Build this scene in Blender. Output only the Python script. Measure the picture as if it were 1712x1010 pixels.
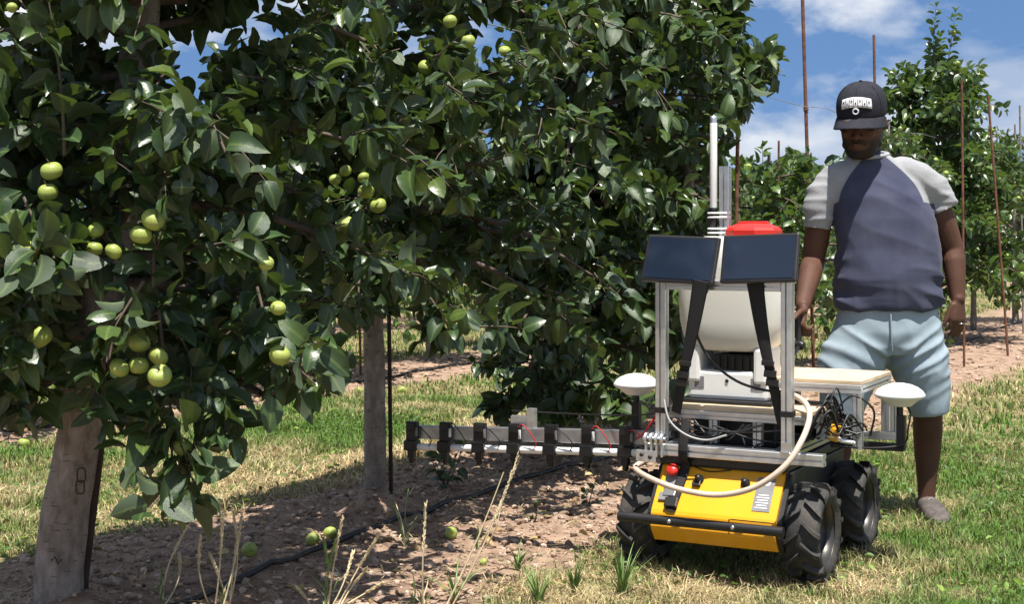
import bpy, bmesh, math, random
import numpy as np
from mathutils import Vector, Matrix, noise as mnoise
from mathutils.kdtree import KDTree

R = math.radians
scene = bpy.context.scene
for o in list(bpy.data.objects):
    bpy.data.objects.remove(o)

# ------------------------------------------------------------------ camera
F, YH, CAMH = 2470.0, 385.0, 1.19
cam_d = bpy.data.cameras.new('camera')
cam = bpy.data.objects.new('camera', cam_d)
scene.collection.objects.link(cam)
cam.location = (0, 0, CAMH)
cam.rotation_euler = (R(90), 0, 0)
cam_d.sensor_width = 36
cam_d.lens = F / 1712 * 36
cam_d.shift_y = -(505 - YH) / 1712
cam_d.clip_start = 0.05
cam_d.clip_end = 2000
scene.camera = cam

# ------------------------------------------------------------------ light
SUN_EL = R(72.5)
sh = Vector((0.25, -0.97, 0)).normalized()
sun_dir = Vector((sh.x * math.cos(SUN_EL), sh.y * math.cos(SUN_EL), math.sin(SUN_EL)))
sun_d = bpy.data.lights.new('sun', 'SUN')
sun_d.energy = 5.0
sun_d.angle = R(0.53)
sun_d.color = (1.0, 0.955, 0.88)
sun = bpy.data.objects.new('sun', sun_d)
scene.collection.objects.link(sun)
sun.rotation_euler = (-sun_dir).to_track_quat('-Z', 'Y').to_euler()

world = bpy.data.worlds.new('World')
scene.world = world
world.use_nodes = True
wn, wl = world.node_tree.nodes, world.node_tree.links
wn.clear()
w_out = wn.new('ShaderNodeOutputWorld')
w_bg = wn.new('ShaderNodeBackground')
w_bg.inputs['Strength'].default_value = 0.05
w_sky = wn.new('ShaderNodeTexSky')
w_sky.sky_type = 'NISHITA'
w_sky.sun_disc = False
w_sky.sun_elevation = SUN_EL
w_sky.sun_rotation = math.atan2(sh.x, sh.y)
w_sky.altitude = 300
w_sky.air_density = 1.0
w_sky.dust_density = 0.2
w_sky.ozone_density = 1.6
w_tc0 = wn.new('ShaderNodeTexCoord')
w_up = wn.new('ShaderNodeMapping')          # clear summer air: the blue starts lower over the horizon
w_up.inputs['Location'].default_value = (0, 0, 0.30)
wl.new(w_tc0.outputs['Generated'], w_up.inputs['Vector'])
wl.new(w_up.outputs[0], w_sky.inputs['Vector'])
w_hsv = wn.new('ShaderNodeHueSaturation')
w_hsv.inputs['Saturation'].default_value = 1.12
w_hsv.inputs['Value'].default_value = 1.8
wl.new(w_sky.outputs[0], w_hsv.inputs['Color'])
w_tc = wn.new('ShaderNodeTexCoord')
w_map = wn.new('ShaderNodeMapping')
w_map.inputs['Scale'].default_value = (1.0, 1.0, 2.2)
w_map.inputs['Location'].default_value = (4.7, 1.9, 0.1)
wl.new(w_tc.outputs['Generated'], w_map.inputs['Vector'])
w_n = wn.new('ShaderNodeTexNoise')
w_n.inputs['Scale'].default_value = 5.0
w_n.inputs['Detail'].default_value = 9
w_n.inputs['Roughness'].default_value = 0.52
w_n.inputs['Distortion'].default_value = 0.15
wl.new(w_map.outputs[0], w_n.inputs['Vector'])
w_r = wn.new('ShaderNodeValToRGB')
w_r.color_ramp.elements[0].position = 0.458
w_r.color_ramp.elements[1].position = 0.528
wl.new(w_n.outputs['Fac'], w_r.inputs['Fac'])
w_n2 = wn.new('ShaderNodeTexNoise')
w_n2.inputs['Scale'].default_value = 9
w_n2.inputs['Detail'].default_value = 6
wl.new(w_map.outputs[0], w_n2.inputs['Vector'])
w_r2 = wn.new('ShaderNodeValToRGB')
w_r2.color_ramp.elements[0].position = 0.42
w_r2.color_ramp.elements[0].color = (4.6, 5.8, 8.0, 1)
w_r2.color_ramp.elements[1].position = 0.66
w_r2.color_ramp.elements[1].color = (10.5, 10.8, 11.2, 1)
wl.new(w_n2.outputs['Fac'], w_r2.inputs['Fac'])
w_mix = wn.new('ShaderNodeMix')
w_mix.data_type = 'RGBA'
wl.new(w_r.outputs['Color'], w_mix.inputs[0])
wl.new(w_hsv.outputs[0], w_mix.inputs[6])
wl.new(w_r2.outputs['Color'], w_mix.inputs[7])
wl.new(w_mix.outputs[2], w_bg.inputs['Color'])
wl.new(w_bg.outputs[0], w_out.inputs['Surface'])

scene.view_settings.view_transform = 'Standard'
scene.view_settings.look = 'None'
scene.view_settings.exposure = 0.85
scene.view_settings.gamma = 1
scene.view_settings.use_curve_mapping = False
scene.cycles.max_bounces = 7
scene.cycles.diffuse_bounces = 2
scene.cycles.glossy_bounces = 3
scene.cycles.transmission_bounces = 5
scene.cycles.transparent_max_bounces = 6
scene.cycles.use_denoising = True

# ------------------------------------------------------------------ helpers
COL = scene.collection


def P(px, py, D):
    """world point seen at photo pixel (px, py) at distance D"""
    return Vector(((px - 856) * D / F, D, CAMH - (py - YH) * D / F))


def PN(px, py, D):
    return np.array(P(px, py, D))


def tag(o, label=None, cat=None, group=None, kind=None):
    if label: o['label'] = label
    if cat: o['category'] = cat
    if group: o['group'] = group
    if kind: o['kind'] = kind
    return o


def empty(name, loc=(0, 0, 0), rz=0.0, parent=None):
    o = bpy.data.objects.new(name, None)
    COL.objects.link(o)
    o.location = loc
    o.rotation_euler = (0, 0, rz)
    o.empty_display_size = 0.1
    if parent: o.parent = parent
    return o


def link(name, me, mat=None, parent=None):
    o = bpy.data.objects.new(name, me)
    COL.objects.link(o)
    if mat is not None:
        me.materials.clear()
        me.materials.append(mat)
    if parent is not None: o.parent = parent
    return o


def np_mesh(name, V, T, smooth=True, attrs=None):
    """triangle (n,3) or quad (n,4) mesh from numpy arrays"""
    me = bpy.data.meshes.new(name)
    V = np.asarray(V, dtype=np.float32); T = np.asarray(T, dtype=np.int32)
    k = T.shape[1]
    me.vertices.add(len(V)); me.vertices.foreach_set('co', V.ravel())
    me.loops.add(T.size); me.loops.foreach_set('vertex_index', T.ravel())
    me.polygons.add(len(T))
    me.polygons.foreach_set('loop_start', np.arange(0, T.size, k, dtype=np.int32))
    me.polygons.foreach_set('use_smooth', np.full(len(T), smooth, dtype=bool))
    if attrs:
        for an, av in attrs.items():
            a = me.attributes.new(an, 'FLOAT', 'POINT')
            a.data.foreach_set('value', np.asarray(av, dtype=np.float32))
    me.update(calc_edges=True)
    return me


class MB:
    """collects shapes into one mesh"""
    def __init__(s):
        s.v, s.f, s.sm = [], [], []

    def add(s, V, Fc, smooth=False):
        o = len(s.v)
        s.v += [tuple(p) for p in V]
        s.f += [tuple(i + o for i in f) for f in Fc]
        s.sm += [smooth] * len(Fc)
        return s

    def box(s, c, size, M=None, bev=0.0):
        hx, hy, hz = size[0] / 2, size[1] / 2, size[2] / 2
        c = Vector(c)
        if bev <= 0:
            pts = [Vector((x, y, z)) for x in (-hx, hx) for y in (-hy, hy) for z in (-hz, hz)]
            fs = [(0, 1, 3, 2), (4, 6, 7, 5), (0, 4, 5, 1), (2, 3, 7, 6), (0, 2, 6, 4), (1, 5, 7, 3)]
        else:
            bm = bmesh.new()
            bmesh.ops.create_cube(bm, size=1)
            for v in bm.verts: v.co = Vector((v.co.x * size[0], v.co.y * size[1], v.co.z * size[2]))
            bmesh.ops.bevel(bm, geom=list(bm.edges), offset=bev, segments=2, profile=0.6, affect='EDGES')
            bm.verts.index_update()
            pts = [v.co.copy() for v in bm.verts]
            fs = [tuple(v.index for v in f.verts) for f in bm.faces]
            bm.free()
        if M is not None: pts = [M @ p for p in pts]
        return s.add([p + c for p in pts], fs, False)

    def tube(s, path, rad, n=8, caps=True, smooth=True, flat=None):
        path = [Vector(p) for p in path]
        m = len(path)
        rads = rad if isinstance(rad, (list, tuple)) else [rad] * m
        V, Fc = [], []
        up = None
        for i, p in enumerate(path):
            d = (path[min(i + 1, m - 1)] - path[max(i - 1, 0)])
            if d.length < 1e-9: d = Vector((0, 0, 1))
            d.normalize()
            if up is None:
                up = Vector((0, 0, 1)) if abs(d.z) < 0.9 else Vector((1, 0, 0))
                if flat is not None: up = Vector(flat[1])
            a = (up - d * up.dot(d)).normalized()
            b = d.cross(a)
            up = a
            for k in range(n):
                t = 2 * math.pi * k / n
                if flat is not None:
                    V.append(p + b * math.cos(t) * rads[i] + a * math.sin(t) * rads[i] * flat[0])
                else:
                    V.append(p + a * math.cos(t) * rads[i] + b * math.sin(t) * rads[i])
        for i in range(m - 1):
            for k in range(n):
                k2 = (k + 1) % n
                Fc.append((i * n + k, i * n + k2, (i + 1) * n + k2, (i + 1) * n + k))
        s.add(V, Fc, smooth)
        if caps:
            s.add(V[:n], [tuple(range(n))[::-1]], False)
            s.add(V[-n:], [tuple(range(n))], False)
        return s

    def lathe(s, prof, n=32, M=None, smooth=True):
        """prof list of (r, h) about local z"""
        V, Fc = [], []
        for r, h in prof:
            for k in range(n):
                t = 2 * math.pi * k / n
                V.append(Vector((r * math.cos(t), r * math.sin(t), h)))
        for i in range(len(prof) - 1):
            for k in range(n):
                k2 = (k + 1) % n
                Fc.append((i * n + k, i * n + k2, (i + 1) * n + k2, (i + 1) * n + k))
        if M is not None: V = [M @ v for v in V]
        return s.add(V, Fc, smooth)

    def prism(s, poly, p0, p1, xa, ya, smooth=False):
        """poly (u,v) swept from p0 to p1; xa,ya section axes"""
        p0, p1, xa, ya = Vector(p0), Vector(p1), Vector(xa), Vector(ya)
        n = len(poly)
        V = [p0 + xa * u + ya * v for u, v in poly] + [p1 + xa * u + ya * v for u, v in poly]
        Fc = [(k, (k + 1) % n, n + (k + 1) % n, n + k) for k in range(n)]
        s.add(V, Fc, smooth)
        s.add(V[:n], [tuple(range(n))[::-1]]); s.add(V[n:], [tuple(range(n))])
        return s

    def build(s, name, mat, parent=None, bevel=0.0, subsurf=0):
        me = bpy.data.meshes.new(name)
        me.from_pydata(s.v, [], s.f)
        me.polygons.foreach_set('use_smooth', s.sm)
        bm = bmesh.new(); bm.from_mesh(me)
        bmesh.ops.recalc_face_normals(bm, faces=bm.faces)
        bm.to_mesh(me); bm.free()
        o = link(name, me, mat, parent)
        if bevel > 0:
            b = o.modifiers.new('bevel', 'BEVEL'); b.width = bevel; b.segments = 2; b.limit_method = 'ANGLE'
        if subsurf:
            m = o.modifiers.new('sub', 'SUBSURF'); m.levels = m.render_levels = subsurf
        return o


# value noise, vectorised
def _hash(ix, iy, seed):
    h = (ix.astype(np.int64) * 374761393 + iy.astype(np.int64) * 668265263 + seed * 1442695041) & 0xFFFFFFFF
    h = ((h ^ (h >> 13)) * 1274126177) & 0xFFFFFFFF
    return ((h ^ (h >> 16)) & 0xFFFF) / 65535.0


def vnoise(x, y, seed=0):
    ix, iy = np.floor(x), np.floor(y)
    fx, fy = x - ix, y - iy
    fx = fx * fx * (3 - 2 * fx); fy = fy * fy * (3 - 2 * fy)
    a = _hash(ix, iy, seed); b = _hash(ix + 1, iy, seed); c = _hash(ix, iy + 1, seed); d = _hash(ix + 1, iy + 1, seed)
    return (a * (1 - fx) + b * fx) * (1 - fy) + (c * (1 - fx) + d * fx) * fy - 0.5


def fbm(x, y, seed=0, oct=3):
    s = 0; a = 1.0
    for i in range(oct):
        s = s + a * vnoise(x * 2 ** i, y * 2 ** i, seed + i * 17); a *= 0.5
    return s


# ------------------------------------------------------------------ materials
def newmat(name):
    m = bpy.data.materials.new(name)
    m.use_nodes = True
    nt = m.node_tree
    b = nt.nodes['Principled BSDF']
    return m, nt, b


def mat(name, col, rough=0.5, metal=0.0, var=0.0, vscale=20, bump=0.0, bscale=200, spec=0.5, dirt=0.0, dirtcol=(0.25, 0.19, 0.13), coat=0.0, trans=0.0, sss=0.0):
    m, nt, b = newmat(name)
    N, Lk = nt.nodes, nt.links
    b.inputs['Base Color'].default_value = (*col, 1)
    b.inputs['Roughness'].default_value = rough
    b.inputs['Metallic'].default_value = metal
    b.inputs['Specular IOR Level'].default_value = spec
    if coat: b.inputs['Coat Weight'].default_value = coat
    if trans: b.inputs['Transmission Weight'].default_value = trans
    if sss:
        b.inputs['Subsurface Weight'].default_value = sss
        b.inputs['Subsurface Radius'].default_value = (0.02, 0.02, 0.02)
    tc = N.new('ShaderNodeTexCoord')
    last = None
    if var > 0:
        n = N.new('ShaderNodeTexNoise'); n.inputs['Scale'].default_value = vscale; n.inputs['Detail'].default_value = 6
        Lk.new(tc.outputs['Object'], n.inputs['Vector'])
        r = N.new('ShaderNodeMapRange')
        r.inputs[1].default_value = 0.3; r.inputs[2].default_value = 0.7
        r.inputs[3].default_value = 1 - var; r.inputs[4].default_value = 1 + var
        Lk.new(n.outputs['Fac'], r.inputs[0])
        mx = N.new('ShaderNodeMix'); mx.data_type = 'RGBA'; mx.blend_type = 'MULTIPLY'
        mx.inputs[0].default_value = 1
        mx.inputs[6].default_value = (*col, 1)
        Lk.new(r.outputs[0], mx.inputs[7])
        last = mx.outputs[2]
    if dirt > 0:
        n = N.new('ShaderNodeTexNoise'); n.inputs['Scale'].default_value = 9; n.inputs['Detail'].default_value = 10; n.inputs['Roughness'].default_value = 0.7
        Lk.new(tc.outputs['Object'], n.inputs['Vector'])
        r = N.new('ShaderNodeMapRange'); r.inputs[1].default_value = 0.48; r.inputs[2].default_value = 0.75
        r.inputs[3].default_value = 0; r.inputs[4].default_value = dirt
        Lk.new(n.outputs['Fac'], r.inputs[0])
        mx = N.new('ShaderNodeMix'); mx.data_type = 'RGBA'
        Lk.new(r.outputs[0], mx.inputs[0])
        if last is not None: Lk.new(last, mx.inputs[6])
        else: mx.inputs[6].default_value = (*col, 1)
        mx.inputs[7].default_value = (*dirtcol, 1)
        last = mx.outputs[2]
    if last is not None: Lk.new(last, b.inputs['Base Color'])
    if bump > 0:
        n = N.new('ShaderNodeTexNoise'); n.inputs['Scale'].default_value = bscale; n.inputs['Detail'].default_value = 5
        Lk.new(tc.outputs['Object'], n.inputs['Vector'])
        bp = N.new('ShaderNodeBump'); bp.inputs['Strength'].default_value = bump; bp.inputs['Distance'].default_value = 0.004
        Lk.new(n.outputs['Fac'], bp.inputs['Height']); Lk.new(bp.outputs[0], b.inputs['Normal'])
    return m


def leaf_mat(name, top, under, dry=None, rough=0.36, trans=0.28, tcol=(0.16, 0.26, 0.03)):
    m, nt, b = newmat(name)
    N, Lk = nt.nodes, nt.links
    at = N.new('ShaderNodeAttribute'); at.attribute_name = 'rnd'
    oi = N.new('ShaderNodeObjectInfo')
    ad = N.new('ShaderNodeMath'); ad.operation = 'ADD'
    Lk.new(at.outputs['Fac'], ad.inputs[0]); Lk.new(oi.outputs['Random'], ad.inputs[1])
    fr = N.new('ShaderNodeMath'); fr.operation = 'FRACT'; Lk.new(ad.outputs[0], fr.inputs[0])
    rp = N.new('ShaderNodeValToRGB')
    e = rp.color_ramp.elements
    e[0].position = 0; e[0].color = (*[c * 0.62 for c in top], 1)
    e[1].position = 0.6; e[1].color = (*top, 1)
    x = e.new(0.9); x.color = (top[0] * 1.75, top[1] * 1.5, top[2] * 1.1, 1)
    x = e.new(1.0); x.color = (*(dry or (top[0] * 2.6, top[1] * 1.9, top[2] * 1.2)), 1)
    Lk.new(fr.outputs[0], rp.inputs[0])
    ge = N.new('ShaderNodeNewGeometry')
    mx = N.new('ShaderNodeMix'); mx.data_type = 'RGBA'
    Lk.new(ge.outputs['Backfacing'], mx.inputs[0]); Lk.new(rp.outputs[0], mx.inputs[6]); mx.inputs[7].default_value = (*under, 1)
    tc = N.new('ShaderNodeTexCoord')
    nz = N.new('ShaderNodeTexNoise'); nz.inputs['Scale'].default_value = 60; nz.inputs['Detail'].default_value = 3
    Lk.new(tc.outputs['Object'], nz.inputs['Vector'])
    mr = N.new('ShaderNodeMapRange'); mr.inputs[3].default_value = 0.75; mr.inputs[4].default_value = 1.25
    Lk.new(nz.outputs['Fac'], mr.inputs[0])
    mm = N.new('ShaderNodeMix'); mm.data_type = 'RGBA'; mm.blend_type = 'MULTIPLY'; mm.inputs[0].default_value = 1
    Lk.new(mx.outputs[2], mm.inputs[6]); Lk.new(mr.outputs[0], mm.inputs[7])
    Lk.new(mm.outputs[2], b.inputs['Base Color'])
    # paler vein along the midrib
    av = N.new('ShaderNodeAttribute'); av.attribute_name = 'vein'
    mv = N.new('ShaderNodeMix'); mv.data_type = 'RGBA'; mv.inputs[7].default_value = (0.17, 0.23, 0.07, 1)
    pw = N.new('ShaderNodeMath'); pw.operation = 'POWER'; pw.inputs[1].default_value = 9
    Lk.new(av.outputs['Fac'], pw.inputs[0])
    ml = N.new('ShaderNodeMath'); ml.operation = 'MULTIPLY'; ml.inputs[1].default_value = 0.55
    Lk.new(pw.outputs[0], ml.inputs[0]); Lk.new(ml.outputs[0], mv.inputs[0])
    Lk.new(mm.outputs[2], mv.inputs[6]); Lk.new(mv.outputs[2], b.inputs['Base Color'])
    bp = N.new('ShaderNodeBump'); bp.inputs['Strength'].default_value = 0.35; bp.inputs['Distance'].default_value = 0.004
    Lk.new(nz.outputs['Fac'], bp.inputs['Height']); Lk.new(bp.outputs[0], b.inputs['Normal'])
    b.inputs['Roughness'].default_value = rough
    rr = N.new('ShaderNodeMapRange'); rr.inputs[3].default_value = rough; rr.inputs[4].default_value = 0.75
    Lk.new(ge.outputs['Backfacing'], rr.inputs[0]); Lk.new(rr.outputs[0], b.inputs['Roughness'])
    tr = N.new('ShaderNodeBsdfTranslucent'); tr.inputs['Color'].default_value = (*tcol, 1)
    ms = N.new('ShaderNodeMixShader'); ms.inputs[0].default_value = trans
    Lk.new(b.outputs[0], ms.inputs[1]); Lk.new(tr.outputs[0], ms.inputs[2])
    Lk.new(ms.outputs[0], N['Material Output'].inputs['Surface'])
    return m


def attr_mat(name, c0, c1, attr='dry', rough=0.6, trans=0.25, spread=0.35):
    """blade material: c0 to c1 by attribute, brightness by rnd"""
    m, nt, b = newmat(name)
    N, Lk = nt.nodes, nt.links
    a = N.new('ShaderNodeAttribute'); a.attribute_name = attr
    r = N.new('ShaderNodeAttribute'); r.attribute_name = 'rnd'
    mx = N.new('ShaderNodeMix'); mx.data_type = 'RGBA'
    mx.inputs[6].default_value = (*c0, 1); mx.inputs[7].default_value = (*c1, 1)
    Lk.new(a.outputs['Fac'], mx.inputs[0])
    mr = N.new('ShaderNodeMapRange'); mr.inputs[3].default_value = 1 - spread; mr.inputs[4].default_value = 1 + spread
    Lk.new(r.outputs['Fac'], mr.inputs[0])
    mm = N.new('ShaderNodeMix'); mm.data_type = 'RGBA'; mm.blend_type = 'MULTIPLY'; mm.inputs[0].default_value = 1
    Lk.new(mx.outputs[2], mm.inputs[6]); Lk.new(mr.outputs[0], mm.inputs[7])
    Lk.new(mm.outputs[2], b.inputs['Base Color'])
    b.inputs['Roughness'].default_value = rough
    b.inputs['Specular IOR Level'].default_value = 0.3
    tr = N.new('ShaderNodeBsdfTranslucent')
    Lk.new(mm.outputs[2], tr.inputs['Color'])
    ms = N.new('ShaderNodeMixShader'); ms.inputs[0].default_value = trans
    Lk.new(b.outputs[0], ms.inputs[1]); Lk.new(tr.outputs[0], ms.inputs[2])
    Lk.new(ms.outputs[0], N['Material Output'].inputs['Surface'])
    return m


M_leaf = leaf_mat('apple_leaf', (0.033, 0.064, 0.022), (0.050, 0.075, 0.040), rough=0.33, trans=0.12)
M_leaf_far = leaf_mat('apple_leaf_far', (0.036, 0.078, 0.018), (0.10, 0.15, 0.07), rough=0.33, trans=0.22)
M_wood_far = leaf_mat('woodland_leaf', (0.035, 0.070, 0.024), (0.05, 0.09, 0.03), rough=0.6, trans=0.1)
M_deadleaf = attr_mat('dead_leaf', (0.26, 0.16, 0.08), (0.45, 0.38, 0.15), attr='dry', trans=0.1)
M_grass = attr_mat('grass', (0.095, 0.185, 0.028), (0.50, 0.395, 0.22), trans=0.25, spread=0.6)
M_stalk = mat('dry_stalk', (0.60, 0.50, 0.30), 0.7, var=0.25, vscale=30)
M_blade = mat('green_blade', (0.17, 0.27, 0.07), 0.5, var=0.4, vscale=25)
M_drywood = mat('twig_bark', (0.095, 0.070, 0.052), 0.85, var=0.3, vscale=40)


def bark_mat():
    m, nt, b = newmat('apple_bark')
    N, Lk = nt.nodes, nt.links
    tc = N.new('ShaderNodeTexCoord')
    mp = N.new('ShaderNodeMapping'); mp.inputs['Scale'].default_value = (1, 1, 0.5)
    Lk.new(tc.outputs['Object'], mp.inputs[0])
    n = N.new('ShaderNodeTexNoise'); n.inputs['Scale'].default_value = 22; n.inputs['Detail'].default_value = 8; n.inputs['Roughness'].default_value = 0.65
    Lk.new(mp.outputs[0], n.inputs['Vector'])
    rp = N.new('ShaderNodeValToRGB'); e = rp.color_ramp.elements
    e[0].position = 0.3; e[0].color = (0.10, 0.078, 0.062, 1)
    e[1].position = 0.60; e[1].color = (0.27, 0.235, 0.20, 1)
    x = e.new(0.75); x.color = (0.38, 0.35, 0.31, 1)
    Lk.new(n.outputs['Fac'], rp.inputs[0])
    mp2 = N.new('ShaderNodeMapping'); mp2.inputs['Scale'].default_value = (14, 14, 90)
    Lk.new(tc.outputs['Object'], mp2.inputs[0])
    vo = N.new('ShaderNodeTexVoronoi'); vo.inputs['Scale'].default_value = 1.0
    Lk.new(mp2.outputs[0], vo.inputs['Vector'])
    lr = N.new('ShaderNodeMapRange'); lr.inputs[1].default_value = 0.10; lr.inputs[2].default_value = 0.26; lr.inputs[3].default_value = 0.45; lr.inputs[4].default_value = 1.0
    Lk.new(vo.outputs['Distance'], lr.inputs[0])
    ml = N.new('ShaderNodeMix'); ml.data_type = 'RGBA'; ml.blend_type = 'MULTIPLY'; ml.inputs[0].default_value = 1
    Lk.new(rp.outputs[0], ml.inputs[6]); Lk.new(lr.outputs[0], ml.inputs[7]); Lk.new(ml.outputs[2], b.inputs['Base Color'])
    v = N.new('ShaderNodeTexNoise'); v.inputs['Scale'].default_value = 70; v.inputs['Detail'].default_value = 6
    Lk.new(mp.outputs[0], v.inputs['Vector'])
    bp = N.new('ShaderNodeBump'); bp.inputs['Strength'].default_value = 0.9; bp.inputs['Distance'].default_value = 0.009
    Lk.new(v.outputs['Fac'], bp.inputs['Height']); Lk.new(bp.outputs[0], b.inputs['Normal'])
    b.inputs['Roughness'].default_value = 0.9
    return m


M_bark = bark_mat()
M_mark = mat('bark_scar', (0.05, 0.035, 0.028), 0.9)


def apple_mat():
    m, nt, b = newmat('green_apple')
    N, Lk = nt.nodes, nt.links
    tc = N.new('ShaderNodeTexCoord')
    n = N.new('ShaderNodeTexNoise'); n.inputs['Scale'].default_value = 14; n.inputs['Detail'].default_value = 3
    Lk.new(tc.outputs['Object'], n.inputs['Vector'])
    rp = N.new('ShaderNodeValToRGB'); e = rp.color_ramp.elements
    e[0].position = 0.3; e[0].color = (0.19, 0.27, 0.040, 1)
    e[1].position = 0.7; e[1].color = (0.40, 0.44, 0.11, 1)
    Lk.new(n.outputs['Fac'], rp.inputs[0])
    v = N.new('ShaderNodeTexVoronoi'); v.inputs['Scale'].default_value = 160
    Lk.new(tc.outputs['Object'], v.inputs['Vector'])
    cr = N.new('ShaderNodeMapRange'); cr.inputs[1].default_value = 0.08; cr.inputs[2].default_value = 0.2
    cr.inputs[3].default_value = 0.5; cr.inputs[4].default_value = 0
    Lk.new(v.outputs['Distance'], cr.inputs[0])
    mx = N.new('ShaderNodeMix'); mx.data_type = 'RGBA'; mx.inputs[7].default_value = (0.6, 0.62, 0.35, 1)
    Lk.new(cr.outputs[0], mx.inputs[0]); Lk.new(rp.outputs[0], mx.inputs[6])
    Lk.new(mx.outputs[2], b.inputs['Base Color'])
    b.inputs['Roughness'].default_value = 0.48
    b.inputs['Subsurface Weight'].default_value = 0.15
    b.inputs['Subsurface Radius'].default_value = (0.01, 0.012, 0.004)
    return m


M_apple = apple_mat()

# ------------------------------------------------------------------ orchard layout
SL = 0.5346                      # rows run along (SL, 1) in plan


def row_x(D, q=0.0): return -3.911 + SL * D + q / 0.8819


def q_of(x, y): return (x - (-3.911 + SL * y)) * 0.8819


PITCH = 3.3


def dirt_mask(x, y):
    """1 on the bare strips under the tree rows, 0 on the mown lanes"""
    q = q_of(x, y)
    w = 0.22 * fbm(x * 1.6, y * 1.6, 5, 3) + 0.10 * fbm(x * 7, y * 7, 9, 2)
    k = np.round(q / PITCH)
    k = np.minimum(k, 0)
    qq = q - k * PITCH + w
    hi = np.where(k == 0, 1.28 + 0.02 * np.clip(y - 5, 0, 15), 0.75)
    m = np.clip((qq + 0.66) / 0.16, 0, 1) * np.clip((hi - qq) / 0.22, 0, 1)
    return m


MOUNDS = [(-0.57, 6.14, 0.11, 0.11), (-1.36, 4.62, 0.05, 0.14), (0.30, 7.87, 0.06, 0.2)]


def ground_z(x, y):
    x = np.asarray(x, float); y = np.asarray(y, float)
    m = dirt_mask(x, y)
    near = np.clip((16 - y) / 6, 0, 1)
    z = 0.05 * fbm(x * 0.5, y * 0.5, 3, 2)
    z = z + near * m * (0.030 * fbm(x * 5, y * 5, 21, 3) + 0.022 * fbm(x * 19, y * 19, 31, 2) + 0.012)
    z = z + near * (1 - m) * 0.012 * fbm(x * 8, y * 8, 41, 2)
    for mx, my, h, s in MOUNDS:
        z = z + h * np.exp(-((x - mx) ** 2 + (y - my) ** 2) / (2 * s * s))
    return z - 0.005


def gz(x, y): return float(ground_z(np.array([x]), np.array([y]))[0])


def axis_coords(lo, hi, step, far_lo, far_hi, g=1.25):
    a = list(np.arange(lo, hi + step, step))
    s = step; x = lo
    pre = []
    while x > far_lo:
        s *= g; x -= s; pre.append(x)
    post = []; s = step; x = a[-1]
    while x < far_hi:
        s *= g; x += s; post.append(x)
    return np.array(pre[::-1] + a + post)


xs = axis_coords(-3.6, 4.8, 0.034, -700, 700)
ys = axis_coords(3.6, 12.0, 0.034, -60, 900)
gx, gy = np.meshgrid(xs, ys)
gzz = ground_z(gx, gy)
nx, ny = len(xs), len(ys)
idx = np.arange(nx * ny).reshape(ny, nx)
quads = np.stack([idx[:-1, :-1], idx[:-1, 1:], idx[1:, 1:], idx[1:, :-1]], -1).reshape(-1, 4)
gme = np_mesh('ground', np.stack([gx, gy, gzz], -1).reshape(-1, 3), quads, True, {'dirt': dirt_mask(gx, gy).ravel()})


def ground_mat():
    m, nt, b = newmat('orchard_ground')
    N, Lk = nt.nodes, nt.links
    tc = N.new('ShaderNodeTexCoord')
    a = N.new('ShaderNodeAttribute'); a.attribute_name = 'dirt'

    def ns(sc, det=6, ro=0.6):
        n = N.new('ShaderNodeTexNoise'); n.inputs['Scale'].default_value = sc; n.inputs['Detail'].default_value = det
        n.inputs['Roughness'].default_value = ro
        Lk.new(tc.outputs['Object'], n.inputs['Vector']); return n

    def ramp(src, cols):
        r = N.new('ShaderNodeValToRGB'); e = r.color_ramp.elements
        e[0].position, e[0].color = cols[0][0], (*cols[0][1], 1)
        e[1].position, e[1].color = cols[-1][0], (*cols[-1][1], 1)
        for p, c in cols[1:-1]:
            x = e.new(p); x.color = (*c, 1)
        Lk.new(src, r.inputs[0]); return r
    d1 = ramp(ns(9, 9, 0.72).outputs['Fac'], [(0.3, (0.15, 0.095, 0.066)), (0.5, (0.33, 0.222, 0.158)), (0.68, (0.50, 0.365, 0.272))])
    g1 = ramp(ns(7.0, 8, 0.7).outputs['Fac'], [(0.32, (0.085, 0.11, 0.03)), (0.5, (0.20, 0.17, 0.08)), (0.66, (0.40, 0.30, 0.17))])
    mx = N.new('ShaderNodeMix'); mx.data_type = 'RGBA'
    Lk.new(a.outputs['Fac'], mx.inputs[0]); Lk.new(g1.outputs[0], mx.inputs[6]); Lk.new(d1.outputs[0], mx.inputs[7])
    Lk.new(mx.outputs[2], b.inputs['Base Color'])
    b.inputs['Roughness'].default_value = 0.95
    b.inputs['Specular IOR Level'].default_value = 0.15
    bp = N.new('ShaderNodeBump'); bp.inputs['Strength'].default_value = 0.9; bp.inputs['Distance'].default_value = 0.02
    Lk.new(ns(45, 8, 0.7).outputs['Fac'], bp.inputs['Height']); Lk.new(bp.outputs[0], b.inputs['Normal'])
    return m


ground = link('ground', gme, ground_mat())
tag(ground, 'bare brown tree strips and mown grass lanes of the orchard floor', 'ground', kind='structure')

# ------------------------------------------------------------------ leaves
rng = np.random.default_rng(7)


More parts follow.
